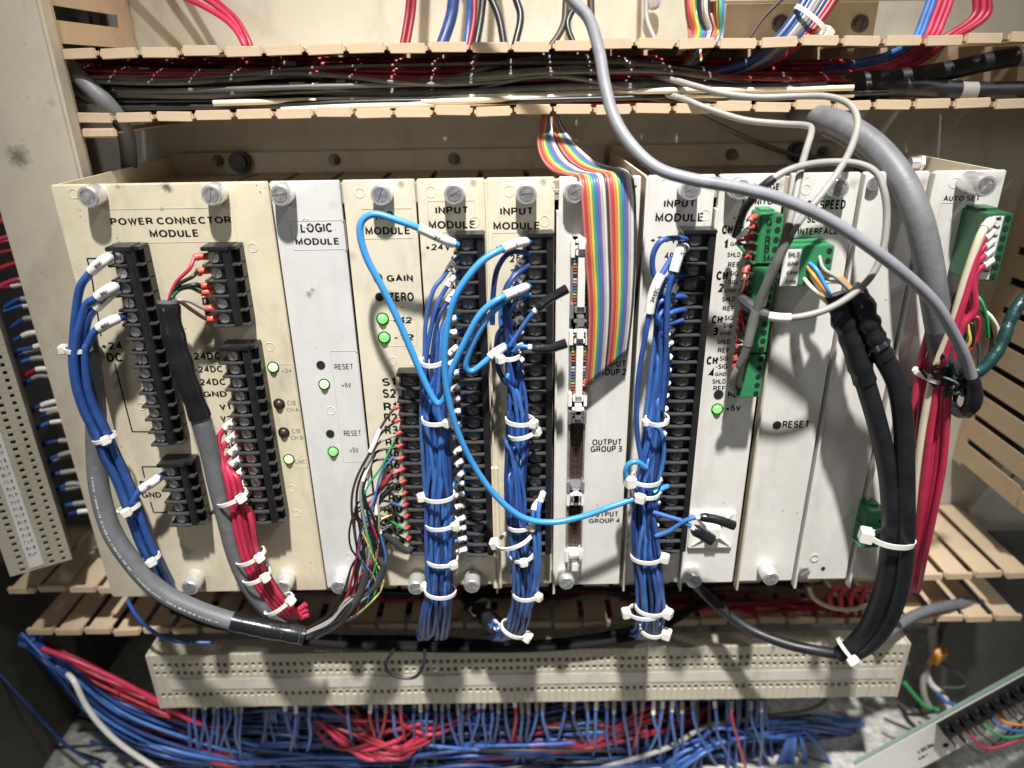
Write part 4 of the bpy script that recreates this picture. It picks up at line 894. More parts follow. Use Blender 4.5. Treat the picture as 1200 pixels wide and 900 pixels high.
for k, (pts, shr) in enumerate((([(640, 86, -112), (720, 88, -100), (775, 91, -78), (815, 101, -58), (850, 110, -48), (890, 114, -42), (930, 113, -36), (968, 113, -26), (995, 122, -14), (1005, 143, -2), (998, 172, 12), (983, 200, 24), (963, 228, 32), (941, 254, 36), (923, 282, 38), (907, 315, 38), (891, 350, 36), (881, 382, 34), (873, 415, 32), (860, 440, 28), (858, 455, 22), (868, 462, 12)], (.215+OFFS[0], .300+OFFS[0])),
                               ([(690, 104, -112), (752, 106, -95), (795, 114, -66), (826, 126, -54), (870, 140, -42), (915, 145, -32), (944, 147, -22), (951, 153, -14), (945, 175, 2), (938, 200, 18), (932, 232, 30), (924, 265, 36), (915, 295, 37), (901, 325, 36), (892, 358, 34), (881, 390, 32), (871, 420, 30), (866, 446, 24), (872, 456, 14)], (.165+OFFS[1], .215+OFFS[1])),
                               ([(862, 276, 14), (866, 262, 20), (872, 246, 26), (884, 230, 30), (900, 214, 31), (925, 199, 28), (960, 191, 22), (1000, 191, 20), (1026, 202, 24), (1037, 228, 30), (1039, 260, 34), (1034, 295, 38), (1020, 325, 40), (995, 348, 42), (965, 364, 42), (930, 372, 40), (900, 370, 36), (880, 360, 28), (868, 348, 18), (867, 338, 14)], (.0, .045)))):
    o, p = loose(pts, 2.05, 'cord', W_LAB[k], 'cable', name='cable', n=10)
    MB().tube(cutpath(p, *shr, 12), .0026, 10).build('shrink_sleeve', 'shrink' if k == 2 else 'dcable', o)
    if k == 2:
        L_ = arclen(p)[-1]; MB().tube(cutpath(p, L_-.03, L_-.006, 8), [.0028, .0034, .0034, .0036, .004, .004, .0036, .003], 10).build('shrink_sleeve', 'dgrey', o)
        sleeve_on(p, .222, .235, .0027, o)
    if k == 0: sleeve_on(p, .262+OFFS[0], .285+OFFS[0], .0029, o, None, 'clearsleeve', 'clear_sleeve')
loose([(805, 128, -70), (850, 150, -100), (900, 172, -130), (940, 183, -150), (990, 188, -140), (1010, 205, -110)], 1.8, 'dcable', 'thin dark cable slanting behind the right rack top', 'cable', name='cable')
loose([(965, 155, -50), (990, 168, -40), (1015, 186, -30), (1038, 205, -20), (1045, 240, -6)], 2.4, 'dcable', 'grimy grey cable tucked under the thick arching cable', 'cable', name='cable')
# thick black cables
hbk = thing('wire_harness', P(990, 768, 20), 'pair of thick black cables tied together over the blank module', 'wire harness')
for pts, sh in (([(978, 345, 26), (984, 362, 28), (992, 385, 29), (1003, 415, 30), (1016, 455, 31), (1029, 500, 32), (1040, 550, 33), (1044, 600, 33), (1042, 645, 32), (1034, 690, 30), (1019, 730, 26), (1000, 755, 22), (982, 768, 20)], .062), ([(996, 338, 27), (1008, 352, 30), (1018, 380, 32), (1032, 412, 33), (1050, 448, 34), (1058, 490, 35), (1060, 540, 36), (1061, 600, 36), (1060, 645, 35), (1054, 690, 32), (1042, 725, 28), (1022, 752, 24), (998, 768, 20)], .050)):
    p = catmull(ptsw(pts), 8); o = wireobj(hbk, p, .0062, 'rubber', 16, 'cable')
    n_ = 18; rr = .0068+.0005*np.sin(np.arange(n_)*1.7)+.0003*rng.normal(0, 1, n_); rr[0] = .0042; rr[1] = .006; rr[-1] = .0072; rr[-4] = .0078
    MB().tube(cutpath(p, 0, sh, n_), rr, 14).build('shrink_sleeve', 'shrink', o)
tie(hbk, 1046, 632, 34, 14.5, 9, tilt=6, head=190, hs=1.8, width=3.6); tie(hbk, 992, 761, 22, 9, 9, tilt=48, head=80, hs=1.5)
for pts, mt in (([(950, 322, 16), (960, 336, 24), (975, 352, 27)], 'white'), ([(946, 312, 16), (955, 325, 24), (972, 348, 28), (982, 360, 28)], 'orange'), ([(948, 308, 16), (958, 318, 24), (975, 350, 29), (984, 362, 28)], 'lblue'), ([(942, 326, 16), (952, 338, 24), (975, 360, 28)], 'creamwire'),
                ([(960, 300, 16), (965, 315, 22), (980, 325, 26), (996, 340, 28)], 'cord'), ([(958, 318, 16), (970, 322, 22), (985, 325, 25), (998, 340, 28)], 'orange'), ([(955, 328, 16), (968, 330, 22), (985, 331, 25), (996, 340, 27)], 'white')):
    wireobj(hbk, catmull(ptsw(pts), 6), .0013, mt)
loose([(800, 668, -10), (822, 692, -20), (848, 716, -15), (880, 738, -5), (920, 754, 8), (955, 762, 16), (990, 768, 20)], 4.2, 'rubber', 'black cable running down from under the monitor module to the tied pair', 'cable', name='cable', n=12)
# red wires of the auto set plug
ha = thing('wire_harness', P(1065, 690, 10), 'red and cream wires from the auto set plug, running down', 'wire harness')
for k, (y, mt, o_) in enumerate(((256, 'creamwire', 0), (268, 'pink', 1), (279, 'pink', 2), (290, 'pink', 3), (302, 'pink', 4))):
    ox, hz = ((0, 0), (9, 1.5), (20, -4), (13, -6), (26, 0))[k]
    e = [(1130+ox*.45, 330+8*k, 34+hz), (1114+ox*.5, 385, 32+hz), (1095+ox*.7, 435, 28+hz), (1084+ox, 485, 26+hz), (1075+ox*1.15, 545, 24+hz), (1069+ox*.95, 605, 20+hz), (1064+ox*.75, 652, 12+hz), (1060+ox*.6, 692, -6+hz)]
    p = catmull(np.vstack([ptsw([(1162, y+3, 20), (1158-k, y+7, 30), (1148-k*2, y+22, 34)]), ptsw(e)]), 7); w_ = wireobj(ha, p, .0023, mt if k else 'creamwire', 10)
    sleeve_on(p, .005, .018, .0030, w_, None, 'sleeve' if k else 'creamwire')
for k in range(2): wireobj(ha, catmull(ptsw([(1093, 380, 16), (1080, 430, 14), (1072, 490, 14), (1067, 560, 14), (1062, 620, 8), (1058, 692, -10)])+np.array([k*.0052, .002, 0]), 7), .0022, 'pink')
tie(ha, 1087, 441, 24, 7, 8, tilt=18, head=250, hs=.8)
# small loops by the frayed joint
for k, (pts, mt) in enumerate((([(1142, 340, 20), (1150, 360, 24), (1162, 372, 26), (1170, 390, 26), (1166, 420, 28), (1145, 445, 28), (1118, 448, 26)], 'white'), ([(1141, 342, 22), (1152, 365, 22), (1160, 385, 22), (1161, 410, 24), (1142, 440, 28)], 'wblack'), ([(1140, 345, 22), (1149, 352, 26), (1156, 372, 26), (1158, 395, 24)], 'green'),
     ([(1133, 380, 22), (1146, 372, 26), (1145, 395, 26), (1130, 420, 26)], 'red'), ([(1132, 372, 24), (1134, 385, 26), (1136, 400, 26), (1128, 415, 24)], 'yellow'), ([(1130, 385, 22), (1139, 380, 26), (1139, 405, 26), (1122, 430, 24)], 'wblack'), ([(1143, 395, 22), (1148, 410, 24), (1147, 430, 26)], 'dgrey'), ([(1125, 455, 24), (1118, 475, 22), (1135, 488, 28), (1142, 476, 32)], 'darkred'), ([(1118, 460, 24), (1122, 480, 24), (1140, 484, 30)], 'wblack'), ([(1128, 455, 24), (1134, 470, 22), (1140, 482, 22)], 'creamwire'))):
    loose(pts, 1.2, mt, ['white thin wire arcing right of the frayed joint', 'black thin wire arcing right of the frayed joint', 'green thin wire leaving the auto set plug', 'thin red wire curl above the frayed joint', 'short yellow wire above the frayed joint', 'thin black wire curl above the frayed joint', 'dark grey thin wire stub by the green taped lead', 'dark red wire looping under the frayed joint', 'black wire looping under the frayed joint', 'cream wire with printed sleeve under the frayed joint'][k])
# ---- monitor plug wires with red crimps
hmw = thing('wire_harness', P(858, 450, 20), 'short wires with red crimps in the green monitor plugs', 'wire harness')
for k, (zt_, pit, o) in enumerate(TB):
    for i in range(5):
        z = zt_-(i+.5)*pit; s = np.array([xa-.0005, -.014, z]); c = [P(863, 282, 18), P(868, 350, 18), P(874, 400, 22), P(869, 458, 16)][k]
        p = catmull(np.array([s+np.array([.003, 0, 0]), s+np.array([-.003, -.001, 0]), s*.55+c*.45+np.array([-.002, -.003, 0]), c+np.array([0, 0, (2-i)*.0006])]), 6)
        w_ = wireobj(hmw, p, .0009, ['white', 'creamwire', 'red', 'wblack', 'green'][(i+k) % 5], 6); sleeve_on(p, .0012, .0092, .0021, w_, None, 'dcrimp' if not (k == 3 and i == 4) else 'blue', 'crimp_terminal', 8)
# adhesive tie mount on the monitor module
am_ = thing('tie_mount', P(834, 641, 4), 'square white adhesive cable tie mount on the monitor module', 'tie mount')
c = P(834, 620, 4); m = MB(); m.box(c[0]-.0165, c[0]+.0165, -.0050, -.0022, c[2]-.0165, c[2]+.0150, bev=.0008); m.build('pad', 'sleeve', am_)
m = MB()
for a in (.785, -.785):
    t = np.array([math.cos(a), 0, math.sin(a)])*.019; m.tube(np.array([c-t+np.array([0, -.0005, 0]), c*1+np.array([0, -.0030, 0]), c+t+np.array([0, -.0005, 0])]), .0012, 8)
m.box(c[0]-.005, c[0]+.005, -.0105, -.0048, c[2]-.005, c[2]+.005, bev=.001); m.build('bridge', 'sleeve', am_)
# ================================================================== cables in the upper duct
R0_ = random.uniform
def row(pts, r, mat, label, group, h=(-80, -140), jit=2.0, n=8, name='cable', cat='cable', marks=(), markmat='sleeve'):
    hh = random.uniform(*h); p = [(x, y+random.uniform(-jit, jit), hh+random.uniform(-6, 6)) for x, y in pts]
    q = catmull(ptsw(p), 6); o = wireobj(None, q, r/1000, mat, n, name, label=label, cat=cat, group=group)
    s = arclen(q)
    for x in marks:
        i = int(np.argmin(np.abs(q[:, 0]-P(x, 95, hh)[0]))); sleeve_on(q, s[i], s[i]+random.uniform(.006, .011), r*1.12/1000, o, None, markmat, 'marker_sleeve', 9)  # most bands here stand for glints of light through the duct fingers
    return o
for k in range(6):
    y = 86+5.0*k; row([(90+10*k, y+R0_(-8, 8)), (220, y+R0_(-6, 6)), (360, y+R0_(-8, 8)), (500, y+R0_(-10, 8)), (640, y-8+R0_(-10, 10)), (760, y-4+R0_(-10, 12)), (880, y+12+R0_(-6, 8))], R0_(1.3, 1.8), 'dcable', 'thin grey cable weaving through the upper duct', 'thin grey cables in the upper duct', (-70, -88), 2)
G_ = 'grey cables in the upper duct'; LG = 'dull grey cable lying along the upper duct'
for k, pts in enumerate(([(75, 72), (120, 86), (200, 92), (300, 93), (400, 90), (480, 95), (560, 83), (640, 68), (720, 69), (800, 95), (880, 116)], [(90, 92), (200, 100), (300, 98), (420, 101), (520, 94), (600, 74), (680, 66), (760, 80), (850, 108)],
                         [(110, 110), (200, 122), (260, 113), (350, 104), (450, 103), (560, 88), (640, 81), (700, 83), (780, 100), (860, 118)], [(95, 78), (200, 84), (320, 86), (450, 88), (600, 90), (740, 78), (830, 96), (900, 116)],
                         [(120, 100), (260, 105), (420, 96), (540, 90), (650, 72), (760, 75), (840, 100), (930, 118)], [(140, 118), (260, 120), (380, 112), (500, 100), (620, 90), (740, 96), (800, 110)])):
    row(pts, random.uniform(2.0, 2.5), 'dcable' if k % 2 else 'cord' if k == 5 else 'dcable', LG, G_, (-78, -105), marks=(130+12*k, 320+20*k, 365)[k % 3:k % 3+1]+(((735,) if k in (0, 1, 3) else ())))
for k in range(14):
    y = 66+1.9*k; row([(85, y), (200, y+3), (330, y+2), (460, y+4), (600, y+5), (760, y+3), (900, y+8), (1000, y+6)], random.uniform(1.3, 1.7), ('darkred', 'red')[k % 3 == 0], 'dark red wire deep in the upper duct', 'red wires in the upper duct', (-74, -125), 2.5, 7, 'wire', 'wire', marks=(135,) if k < 3 else ((278, 325)[k % 2],) if k < 6 else (), markmat='pink' if k < 3 else 'sleeve')
for k in range(15):
    y = 95+1.7*k; row([(80, y), (240, y+2), (420, y-2), (620, y+1), (800, y-1), (960, y-8+k), (1040, y-10+k)], random.uniform(1.4, 2.3), ('wblack', 'dcable')[k % 3 == 1], 'thin dark cable at the bottom of the upper duct', 'black cables in the upper duct', (-95, -150), 2)
for k, y in enumerate((117, 121, 124)): row([(250+40*k, y+4), (420, y), (560, y-4), (700, y-9), (800, y-12), (900, y-12), (1000, y-14)], 1.9, 'creamwire', '%s of three cream printed wires along the lower lip of the upper duct' % ('uppermost', 'middle', 'lowest')[k], 'cream wires in the upper duct', (-72, -80), 1, 8, 'wire', 'wire')
for k, y in enumerate((119, 124, 112)): row([(230+30*k, y+2), (400, y), (600, y+1), (800, y-3), (950, y-14), (1040, y-16)], 1.7, 'red', '%s bright red wire along the lower lip of the upper duct' % ('middle', 'lowest', 'uppermost')[k], 'bright red wires in the upper duct', (-76, -90), 1.5, 8, 'wire', 'wire')
for k, (pts, ms) in enumerate((([(760, 84, -100), (860, 92, -95), (960, 97, -88), (1050, 92, -82), (1110, 83, -80), (1160, 72, -80), (1230, 60, -80)], (.245, .305, .335, .375)), ([(780, 100, -100), (900, 102, -92), (1000, 102, -84), (1070, 102, -78), (1140, 107, -75), (1230, 106, -75)], (.195, .27, .305, .335)))):
    o, p = loose(pts, 6.2, 'rubber', ['thick black cable with white tape bits rising to the right in the upper duct', 'thick black cable with white tape bits lying level at right in the upper duct'][k], 'cable', name='cable', n=12)
    for a in ms: MB().tube(cutpath(p, a, a+random.uniform(.007, .012), 4), .0066, 12).build('tape_wrap', 'cord', o)
mass = MB()
for k in range(26):
    y = .074+.0035*k; z = .6350+R0_(0, .004)+(.004 if k % 2 else 0); xe = R0_(.19, .26)
    mass.tube(catmull(np.array([(x, y+R0_(-.002, .002), z+R0_(-.0015, .0015)) for x in np.linspace(-.278+R0_(0, .02), xe, 9)]), 4), R0_(.0018, .0028), 7, k % 2)
tag(mass.build('cable_layer', ['wblack', 'dcable'], ang=60), 'bottom layer of black and grey wires packed in the upper duct', 'wires', kind='stuff')
# leads that enter the upper duct from above, some coloured darker to imitate shade
TOPG = 'dark lead dropping into the upper duct from above'
for pts, r, mt, lb in (([(195, -12, -150), (240, 8, -140), (270, 28, -130), (286, 52, -120), (292, 75, -120)], 2.2, 'pink', 'first pink wire arcing into the duct at upper left'), ([(225, -12, -150), (255, 8, -140), (276, 28, -130), (290, 54, -120), (297, 78, -120)], 2.2, 'pink', 'second pink wire arcing into the duct at upper left'), ([(238, -12, -150), (262, 8, -140), (280, 26, -130), (293, 52, -118), (300, 78, -118)], 2.0, 'red', 'third, deeper red wire arcing into the duct at upper left'),
                       ([(480, -10, -130), (477, 20, -125), (470, 60, -115)], 2.0, 'darkred', 'pair of dark red wires dropping beside the blue lead, left one'), ([(486, -10, -130), (483, 20, -125), (476, 60, -115)], 2.0, 'darkred', 'pair of dark red wires dropping beside the blue lead, right one'),
                       ([(533, -10, -130), (528, 22, -125), (515, 60, -115)], 4.2, 'dblue', 'thick navy lead dropping into the upper duct'), ([(551, -10, -125), (550, 20, -125), (546, 60, -115)], 2.4, 'blue', 'bright blue lead dropping into the upper duct'), ([(556, -10, -128), (555, 25, -120), (548, 62, -110)], 2.0, 'darkred', 'dark red lead right of the bright blue one'),
                       ([(567, -10, -130), (563, 25, -122), (556, 62, -112)], 2.6, 'wblack', 'black lead right of the dark red lead at top'), ([(572, -10, -130), (585, 22, -122), (592, 62, -112)], 2.6, 'wblack', 'black lead slanting right into the upper duct'), ([(602, -10, -130), (610, 20, -122), (603, 55, -112)], 2.6, 'wblack', 'lone curved black lead near the top centre'),
                       ([(664, -10, -130), (660, 30, -120), (640, 62, -110)], 2.4, 'brown', 'brown lead curving into the duct behind the grey cable'), ([(692, -10, -130), (693, 25, -124)], 2.6, 'brown', 'short brown lead behind the light grey cable'), ([(672, 10, -125), (665, 30, -118), (676, 60, -110)], 2.2, 'wblack', 'black lead crossing the brown one at top'),
                       ([(757, -10, -140), (758, 22, -132), (768, 48, -120)], 1.8, 'cord', 'thin grey wire hanging near the top centre right'), ([(925, -10, -120), (895, 20, -110), (878, 44, -100), (862, 62, -90)], 1.4, 'brown', 'thin brown wire slanting by the top bracket')):
    loose(pts, r, mt, lb)
rb2 = thing('ribbon_cable', P(820, 52, -110), 'rainbow ribbon cable bunched at the top edge', 'ribbon cable')
for i in range(16):
    t = i/15; wireobj(rb2, catmull(ptsw([(803+44*t, -12, -120+8*math.sin(i)), (805+42*t, 15, -118+10*math.sin(i)), (808+36*t+5*math.sin(t*3.1), 38, -112), (806+26*t, 62, -105), (800+10*t, 80, -100)]), 6), .0013, RB[i % 10][0], 6, 'conductor')
ht = thing('wire_harness', P(880, 85, -100), 'tied bundle of blue, grey and red wires entering the upper duct', 'wire harness')
for k, (mt, r) in enumerate((('dblue', 3.4), ('blue', 3.0), ('cord', 3.2), ('dcable', 3.0), ('dblue', 2.6), ('red', 2.2), ('darkred', 2.4))):
    d = k*6.5; p = catmull(ptsw([(952+d*.9, -14, -95), (930+d*.85, 22, -88), (905+d*.8, 52, -85), (872+d*.7, 76, -88), (820+d*.5, 90, -95)]), 7); wireobj(ht, p, r/1000, mt, 9)
tie(ht, 950, 22, -86, 12.5, 5.5, tilt=35, head=-10, hs=1.5, width=3)
for k, (mt, x0, x1, ye) in enumerate((('mblue', 1088, 1068, 60), ('mblue', 1093, 1073, 62), ('pink', 1100, 1080, 66), ('pink', 1107, 1086, 68), ('pink', 1113, 1092, 66), ('red', 1138, 1100, 66), ('pink', 1146, 1106, 66), ('red', 1153, 1110, 68))):
    loose([(x0+6, -14, -100), (x0-6+(8 if k > 4 else 0), 20, -95), (x1, 48, -92), (x1-40, ye+8, -100), (x1-110, ye+20, -115), (x1-190, ye+24, -125)], 2.2, mt, 'blue wire leaving the duct at upper right' if mt == 'mblue' else 'pink or red wire fanning out of the duct at upper right', group='blue wires at upper right' if mt == 'mblue' else 'red wires at upper right')
bk = thing('bracket', P(950, 45, -140), 'beige mounting bracket with dark screws at the top right', 'bracket')
A, B = P(848, 48, -138), P(1030, 2, -138)
m = MB(); m.box(A[0], B[0], .138, .141, A[2], B[2]); m.box(A[0]-.02, P(1096, 0, -130)[0], .118, .141, B[2]+.0005, B[2]+.004); m.build('plate', 'flange', bk)
for x in (914, 1007): p = P(x, 28, -138); m = MB(); m.cyl(p, (0, -1, 0), .006, .002, 16); slotted_disc(m, p+np.array([0, -.002, 0]), .0042, .002, 1.3, 0, .18); m.build('bracket_screw', 'darksteel', bk)
p = P(765, 2, -165); m = MB(); m.cyl(p, (0, -1, 0), .006, .003, 16); m.cyl(p+np.array([0, -.003, 0]), (0, -1, 0), .004, .004, 6); tag(m.build('panel_bolt', 'steel'), 'steel bolt on the back panel at the top edge', 'bolt')
loose([(66, 60, -75), (85, 82, -72), (105, 102, -70), (126, 122, -70), (141, 142, -76), (149, 165, -90), (152, 200, -110)], 5.6, 'grey', 'thick grey cable bending down out of the upper duct at left', 'cable', name='cable', n=12)
loose([(78, 100, -80), (110, 115, -78), (135, 130, -80), (150, 160, -100), (155, 200, -118)], 4.0, 'grey', 'thinner grey cable behind the bend at upper left', 'cable', name='cable', n=12)
loose([(70, 90, -90), (100, 108, -88), (140, 124, -90)], 2.4, 'dcable', 'short dark cable under the grey bend at upper left', 'cable', name='cable')

# ================================================================== lower duct contents
def spread(n, gen, r, mats, label, group, name='wire', cat='wire', nn=7):
    for k in range(n):
        pts = gen(k); o = wireobj(None, catmull(ptsw(pts), 6), random.uniform(*r)/1000, random.choice(mats), nn, name, label=label, cat=cat, group=group)
R_ = random.uniform
spread(22, lambda k: [(660+R_(-20, 60), 712+R_(-8, 12), -110), (780, 712+R_(-8, 14), R_(-110, -72)), (880, 712+R_(-10, 16), R_(-95, -66)), (980, 708+R_(-10, 18), R_(-90, -64)), (1050+R_(0, 20), 702+R_(-5, 15), -90)], (1.6, 2.2), ['darkred', 'red', 'pink'], 'dark red wire in the lower duct right of centre', 'red wires in the lower duct')
spread(8, lambda k: [(700+R_(-60, 60), 706+R_(-10, 8), R_(-140, -90)), (800, 704+R_(-8, 8), R_(-140, -90)), (900, 702+R_(-8, 8), R_(-140, -90)), (1010+R_(-40, 80), 700+R_(-8, 10), -120)], (1.6, 2.1), ['dblue', 'blue', 'wblack'], 'dark blue wire in the lower duct', 'blue wires in the lower duct')
spread(8, lambda k: [(180+R_(-40, 60), 715+R_(-10, 12), R_(-140, -90)), (300, 712+R_(-8, 12), R_(-140, -90)), (420, 710+R_(-8, 12), R_(-140, -90)), (560+R_(-40, 80), 708+R_(-8, 12), -120)], (1.6, 2.6), ['wblack', 'darkred', 'wblack', 'dblue'], 'dark wire in the lower duct left of centre', 'dark wires in the lower duct')
spread(5, lambda k: [(985+k*8, 730, -70), (975+k*11, 712, -55), (972+k*13, 697, -50), (980+k*13, 690, -55), (992+k*12, 700, -70), (1000+k*9, 722, -85)], (2.2, 2.6), ['pink', 'red'], 'pink wire loop bulging out of the lower duct under the blank module', 'pink loops in the lower duct')
loose([(948, 688, -40), (955, 702, -35), (975, 712, -32), (1000, 714, -32), (1022, 705, -34), (1030, 690, -38)], 1.8, 'creamwire', 'cream wire hanging in a loop under the blank module')
spread(8, lambda k: [(1075+4*k, 690+2*k, -110), (1088+4*k, 705+R_(-5, 5), -90), (1110+R_(-12, 22), 712+R_(-10, 10), -85), (1140+R_(-10, 20), 700+R_(0, 12), -120)], (1.9, 2.3), ['mblue', 'wblack', 'blue'], 'wire end in the lower duct at right', 'wire ends in the lower duct at right')
loose([(1040, 742, -20), (1070, 722, -45), (1100, 712, -60), (1135, 705, -80)], 4.5, 'grey', 'grey cable lying in the lower duct at right', 'cable', name='cable', n=12)
fill = MB()
for k in range(46):
    y = R_(.082, .160); z = R_(.2015, .226); xa_ = R_(-.30, -.05); xb_ = R_(.05, .34)
    fill.tube(catmull(np.array([(x, y+R_(-.004, .004), z+R_(-.004, .004)) for x in np.linspace(xa_, xb_, 8)]), 5), R_(.0016, .0026), 6, random.choice((0, 0, 1, 2)))
tag(fill.build('duct_filling', ['wblack', 'darkred', 'dblue'], ang=60), 'mass of dark wires packed inside the lower duct', 'wires', kind='stuff')
for k, pts in enumerate(([(190, 705, -45), (240, 730, -40), (310, 742, -36), (400, 750, -34), (520, 755, -34), (640, 753, -34), (740, 738, -34), (800, 718, -38), (850, 700, -45)], [(200, 716, -50), (280, 736, -46), (380, 746, -44), (500, 748, -44), (620, 755, -40), (720, 745, -40), (790, 728, -42), (825, 702, -48)], [(330, 750, -26), (420, 757, -28), (540, 761, -28), (660, 758, -28), (760, 742, -32), (812, 712, -40)])):
    loose(pts, (2.8, 2.2, 3.0)[k], 'mattblack', ['long black cable slung along below the lower duct, upper one', 'long black cable slung along below the lower duct, middle one', 'long black cable slung along below the lower duct, lowest one'][k], 'cable', name='cable', n=10)
loose([(462, 760, 6), (452, 780, 12), (462, 792, 14), (485, 794, 14), (496, 780, 12), (498, 760, 6)], 1.3, 'wblack', 'thin black wire loop hanging over the terminal rail')
loose([(149, 703, -25), (162, 724, -20), (185, 744, -20), (210, 752, -25), (250, 753, -30)], 1.6, 'blue', 'single blue wire drooping from the lower duct at left')
sc_ = thing('cut_cable', P(575, 738, -20), 'cut end of a multicore cable pointing out under the second module', 'cable')
c0 = P(560, 715, -35); c1_ = P(580, 732, -5)
p = catmull(np.array([P(548, 700, -80), c0, c1_]), 6); wireobj(sc_, p, .0075, 'rubber', 16, 'sheath')
for k in range(12): a = k*2.4; q = .0012*math.sqrt(k+1)*1.15; wireobj(sc_, np.array([c0+np.array([q*math.cos(a), 0, q*math.sin(a)]), c1_+np.array([q*math.cos(a), -.002, q*math.sin(a)])]), .0012, ['blue', 'mblue', 'white'][k % 3], 7, 'core')
tie(sc_, 563, 712, -28, 8, 8, tilt=-30, head=200, hs=.8)
# two thin upright rods between the first and second bundles
for k, x in enumerate((578, 583)): 
    a, b = P(x-2, 548, 6), P(x+3, 688, 10); tag(MB().tube(np.array([a, b]), .0016, 10).build('guide_rod', 'creamwire'), ['thin cream upright strip between the first two blue bundles, left', 'thin cream upright strip between the first two blue bundles, right'][k], 'rod')

# ================================================================== terminal rails
def terminal_mesh(name, wdt, rows, length, depth):
    """one terminal: a slab along Z with open square wells at the given positions"""
    m = MB(); wall = .0013; hw = wdt/2-.0001; y1 = -depth
    edges = sorted(rows); cur = -length/2
    for c, s in edges:
        m.box(-hw, hw, y1, 0, cur, c-s); m.box(-hw, -hw+wall, y1, 0, c-s, c+s); m.box(hw-wall, hw, y1, 0, c-s, c+s)
        cur = c+s
    m.box(-hw, hw, y1, 0, cur, length/2)
    m.box(-hw+wall, hw-wall, y1+.006, 0, -length/2+.001, length/2-.001, 1)
    return m.mesh(name, ['terminal', 'brown'], smooth=False)
ra_, rb_ = P(181, 792, -35), P(1066, 776, -35); rz = (P(600, 762, -35)[2]+P(600, 823, -35)[2])/2; rl = P(600, 762, -35)[2]-P(600, 823, -35)[2]
tr_ = thing('terminal_rail', ((ra_[0]+rb_[0])/2, .05, rz-rl/2), 'long cream terminal rail below the rack with two rows of wire holes', 'terminal rail')
nT = int((rb_[0]-ra_[0])/.0061); tmesh = terminal_mesh('terminal', .0061, [(rl*.31, .0023), (rl*.165, .0023), (-rl*.25, .0024)], rl, .018)
for i in range(nT):
    place('terminal', tmesh, tr_, (ra_[0]+(i+.5)*.0061, .053+R_(-.0003, .0003), rz))
MB().box(ra_[0]-.003, ra_[0]-.0002, .034, .058, rz-rl/2-.001, rz+rl/2+.001, bev=.0008).build('end_plate', 'terminal', tr_)
MB().box(ra_[0]+nT*.0061+.0002, ra_[0]+nT*.0061+.003, .034, .058, rz-rl/2-.001, rz+rl/2+.001, bev=.0008).build('end_plate', 'terminal', tr_)
MB().box(ra_[0]+.012, ra_[0]+nT*.0061-.004, .0342, .0346, rz-rl*.135, rz+rl*.055).build('marker_strip', 'oldpaper', tr_)
MB().box(ra_[0], ra_[0]+nT*.0061, .0538, .066, rz-rl*.3, rz+rl*.3).build('rail', 'darksteel', tr_)
# left upright rail, turned toward the right
lr = thing('terminal_rail', (-.42, .05, .25), 'upright cream terminal rail with a numbered paper strip at the left edge', 'terminal rail')
LX = np.array(P(12, 676, -30)); 
yaw = math.radians(-30); Rm = np.eye(4); Rm[0, 0] = math.cos(-yaw); Rm[0, 1] = -math.sin(-yaw); Rm[1, 0] = math.sin(-yaw); Rm[1, 1] = math.cos(-yaw); Rm[:3, 3] = LX
wR = .044
def lrail(m): return m.xf(Rm)
mm = MB(); hw = wR; zc = [.0100, .0315, .0385]
cell = .0062
def left_term():
    m = MB(); x = 0; ws = [(.0095, .0018), (.0300, .0017), (.0385, .0014)]; cur = 0
    for c, s in ws:
        m.box(cur, c-s, 0, .030, .0001, cell-.0001); m.box(c-s, c+s, 0, .030, .0001, .0014); m.box(c-s, c+s, 0, .030, cell-.0014, cell-.0001); cur = c+s
    m.box(cur, wR, 0, .030, .0001, cell-.0001); m.box(.001, wR-.001, .006, .030, .0002, cell-.0002, 1)
    R2 = Rm.copy(); R2[:3, 3] = 0; return m.xf(R2).mesh('terminal', ['terminal', 'brown'], smooth=False)
ltm = left_term()
for i in range(36): place('terminal', ltm, lr, (LX[0], LX[1], LX[2]+i*cell))
lrail(MB().box(.0142, .0245, -.0006, -.0002, .003, 35*cell)).build('marker_strip', 'paper', lr)
for i in range(2, 34):
    m = MB()
    for j in range(3):
        x = .0165+j*.0022+R_(-.0002, .0002); z = i*cell+.0012
        m.box(x, x+.0003, -.0009, -.0007, z, z+.0030+R_(-.0006, .0006)); m.box(x, x+.0013, -.0009, -.0007, z+R_(0, .0028), z+.0028+.0003) if j != 1 else m.box(x, x+.0012, -.00091, -.00071, z+.0012, z+.0015)
    lrail(m).build('pen_mark', 'greyink', lr)
lrail(MB().box(.002, wR-.002, .031, .040, .0, 36*cell)).build('rail', 'darksteel', lr)
# wires leaving that rail to the right, into the covered duct
for k in range(30):
    y = 240+k*12.4+R_(-9, 9); x = -2+max(0, (y-235)*.27)+R_(-5, 4); x2 = x+28; up = y < 425
    mt = random.choice(['red', 'pink', 'red', 'darkred']) if y < 345 else random.choice(['blue', 'dblue', 'blue', 'mblue', 'blue', 'red' if R_(0, 1) < .3 else 'blue'])
    o, p = loose([(x-22, y+6+R_(-3, 3), -78), (x-6, y+R_(-3, 3), -80), (x+12, y-2, -84), (x2, y-4+R_(-3, 3), -88), (x2+30, y-8, -96)], 1.9, mt, 'red wire running under the left duct cover' if mt in ('red', 'pink', 'darkred') else 'blue wire with white sleeve running under the left duct cover', group='wires under the left cover, ' + ('red' if mt in ('red', 'pink', 'darkred') else 'blue'))
    if y > 325: sleeve_on(p, .006+R_(0, .008), .020+R_(0, .008), .0023, o, None, random.choice(['sleeve', 'cord', 'cord']))

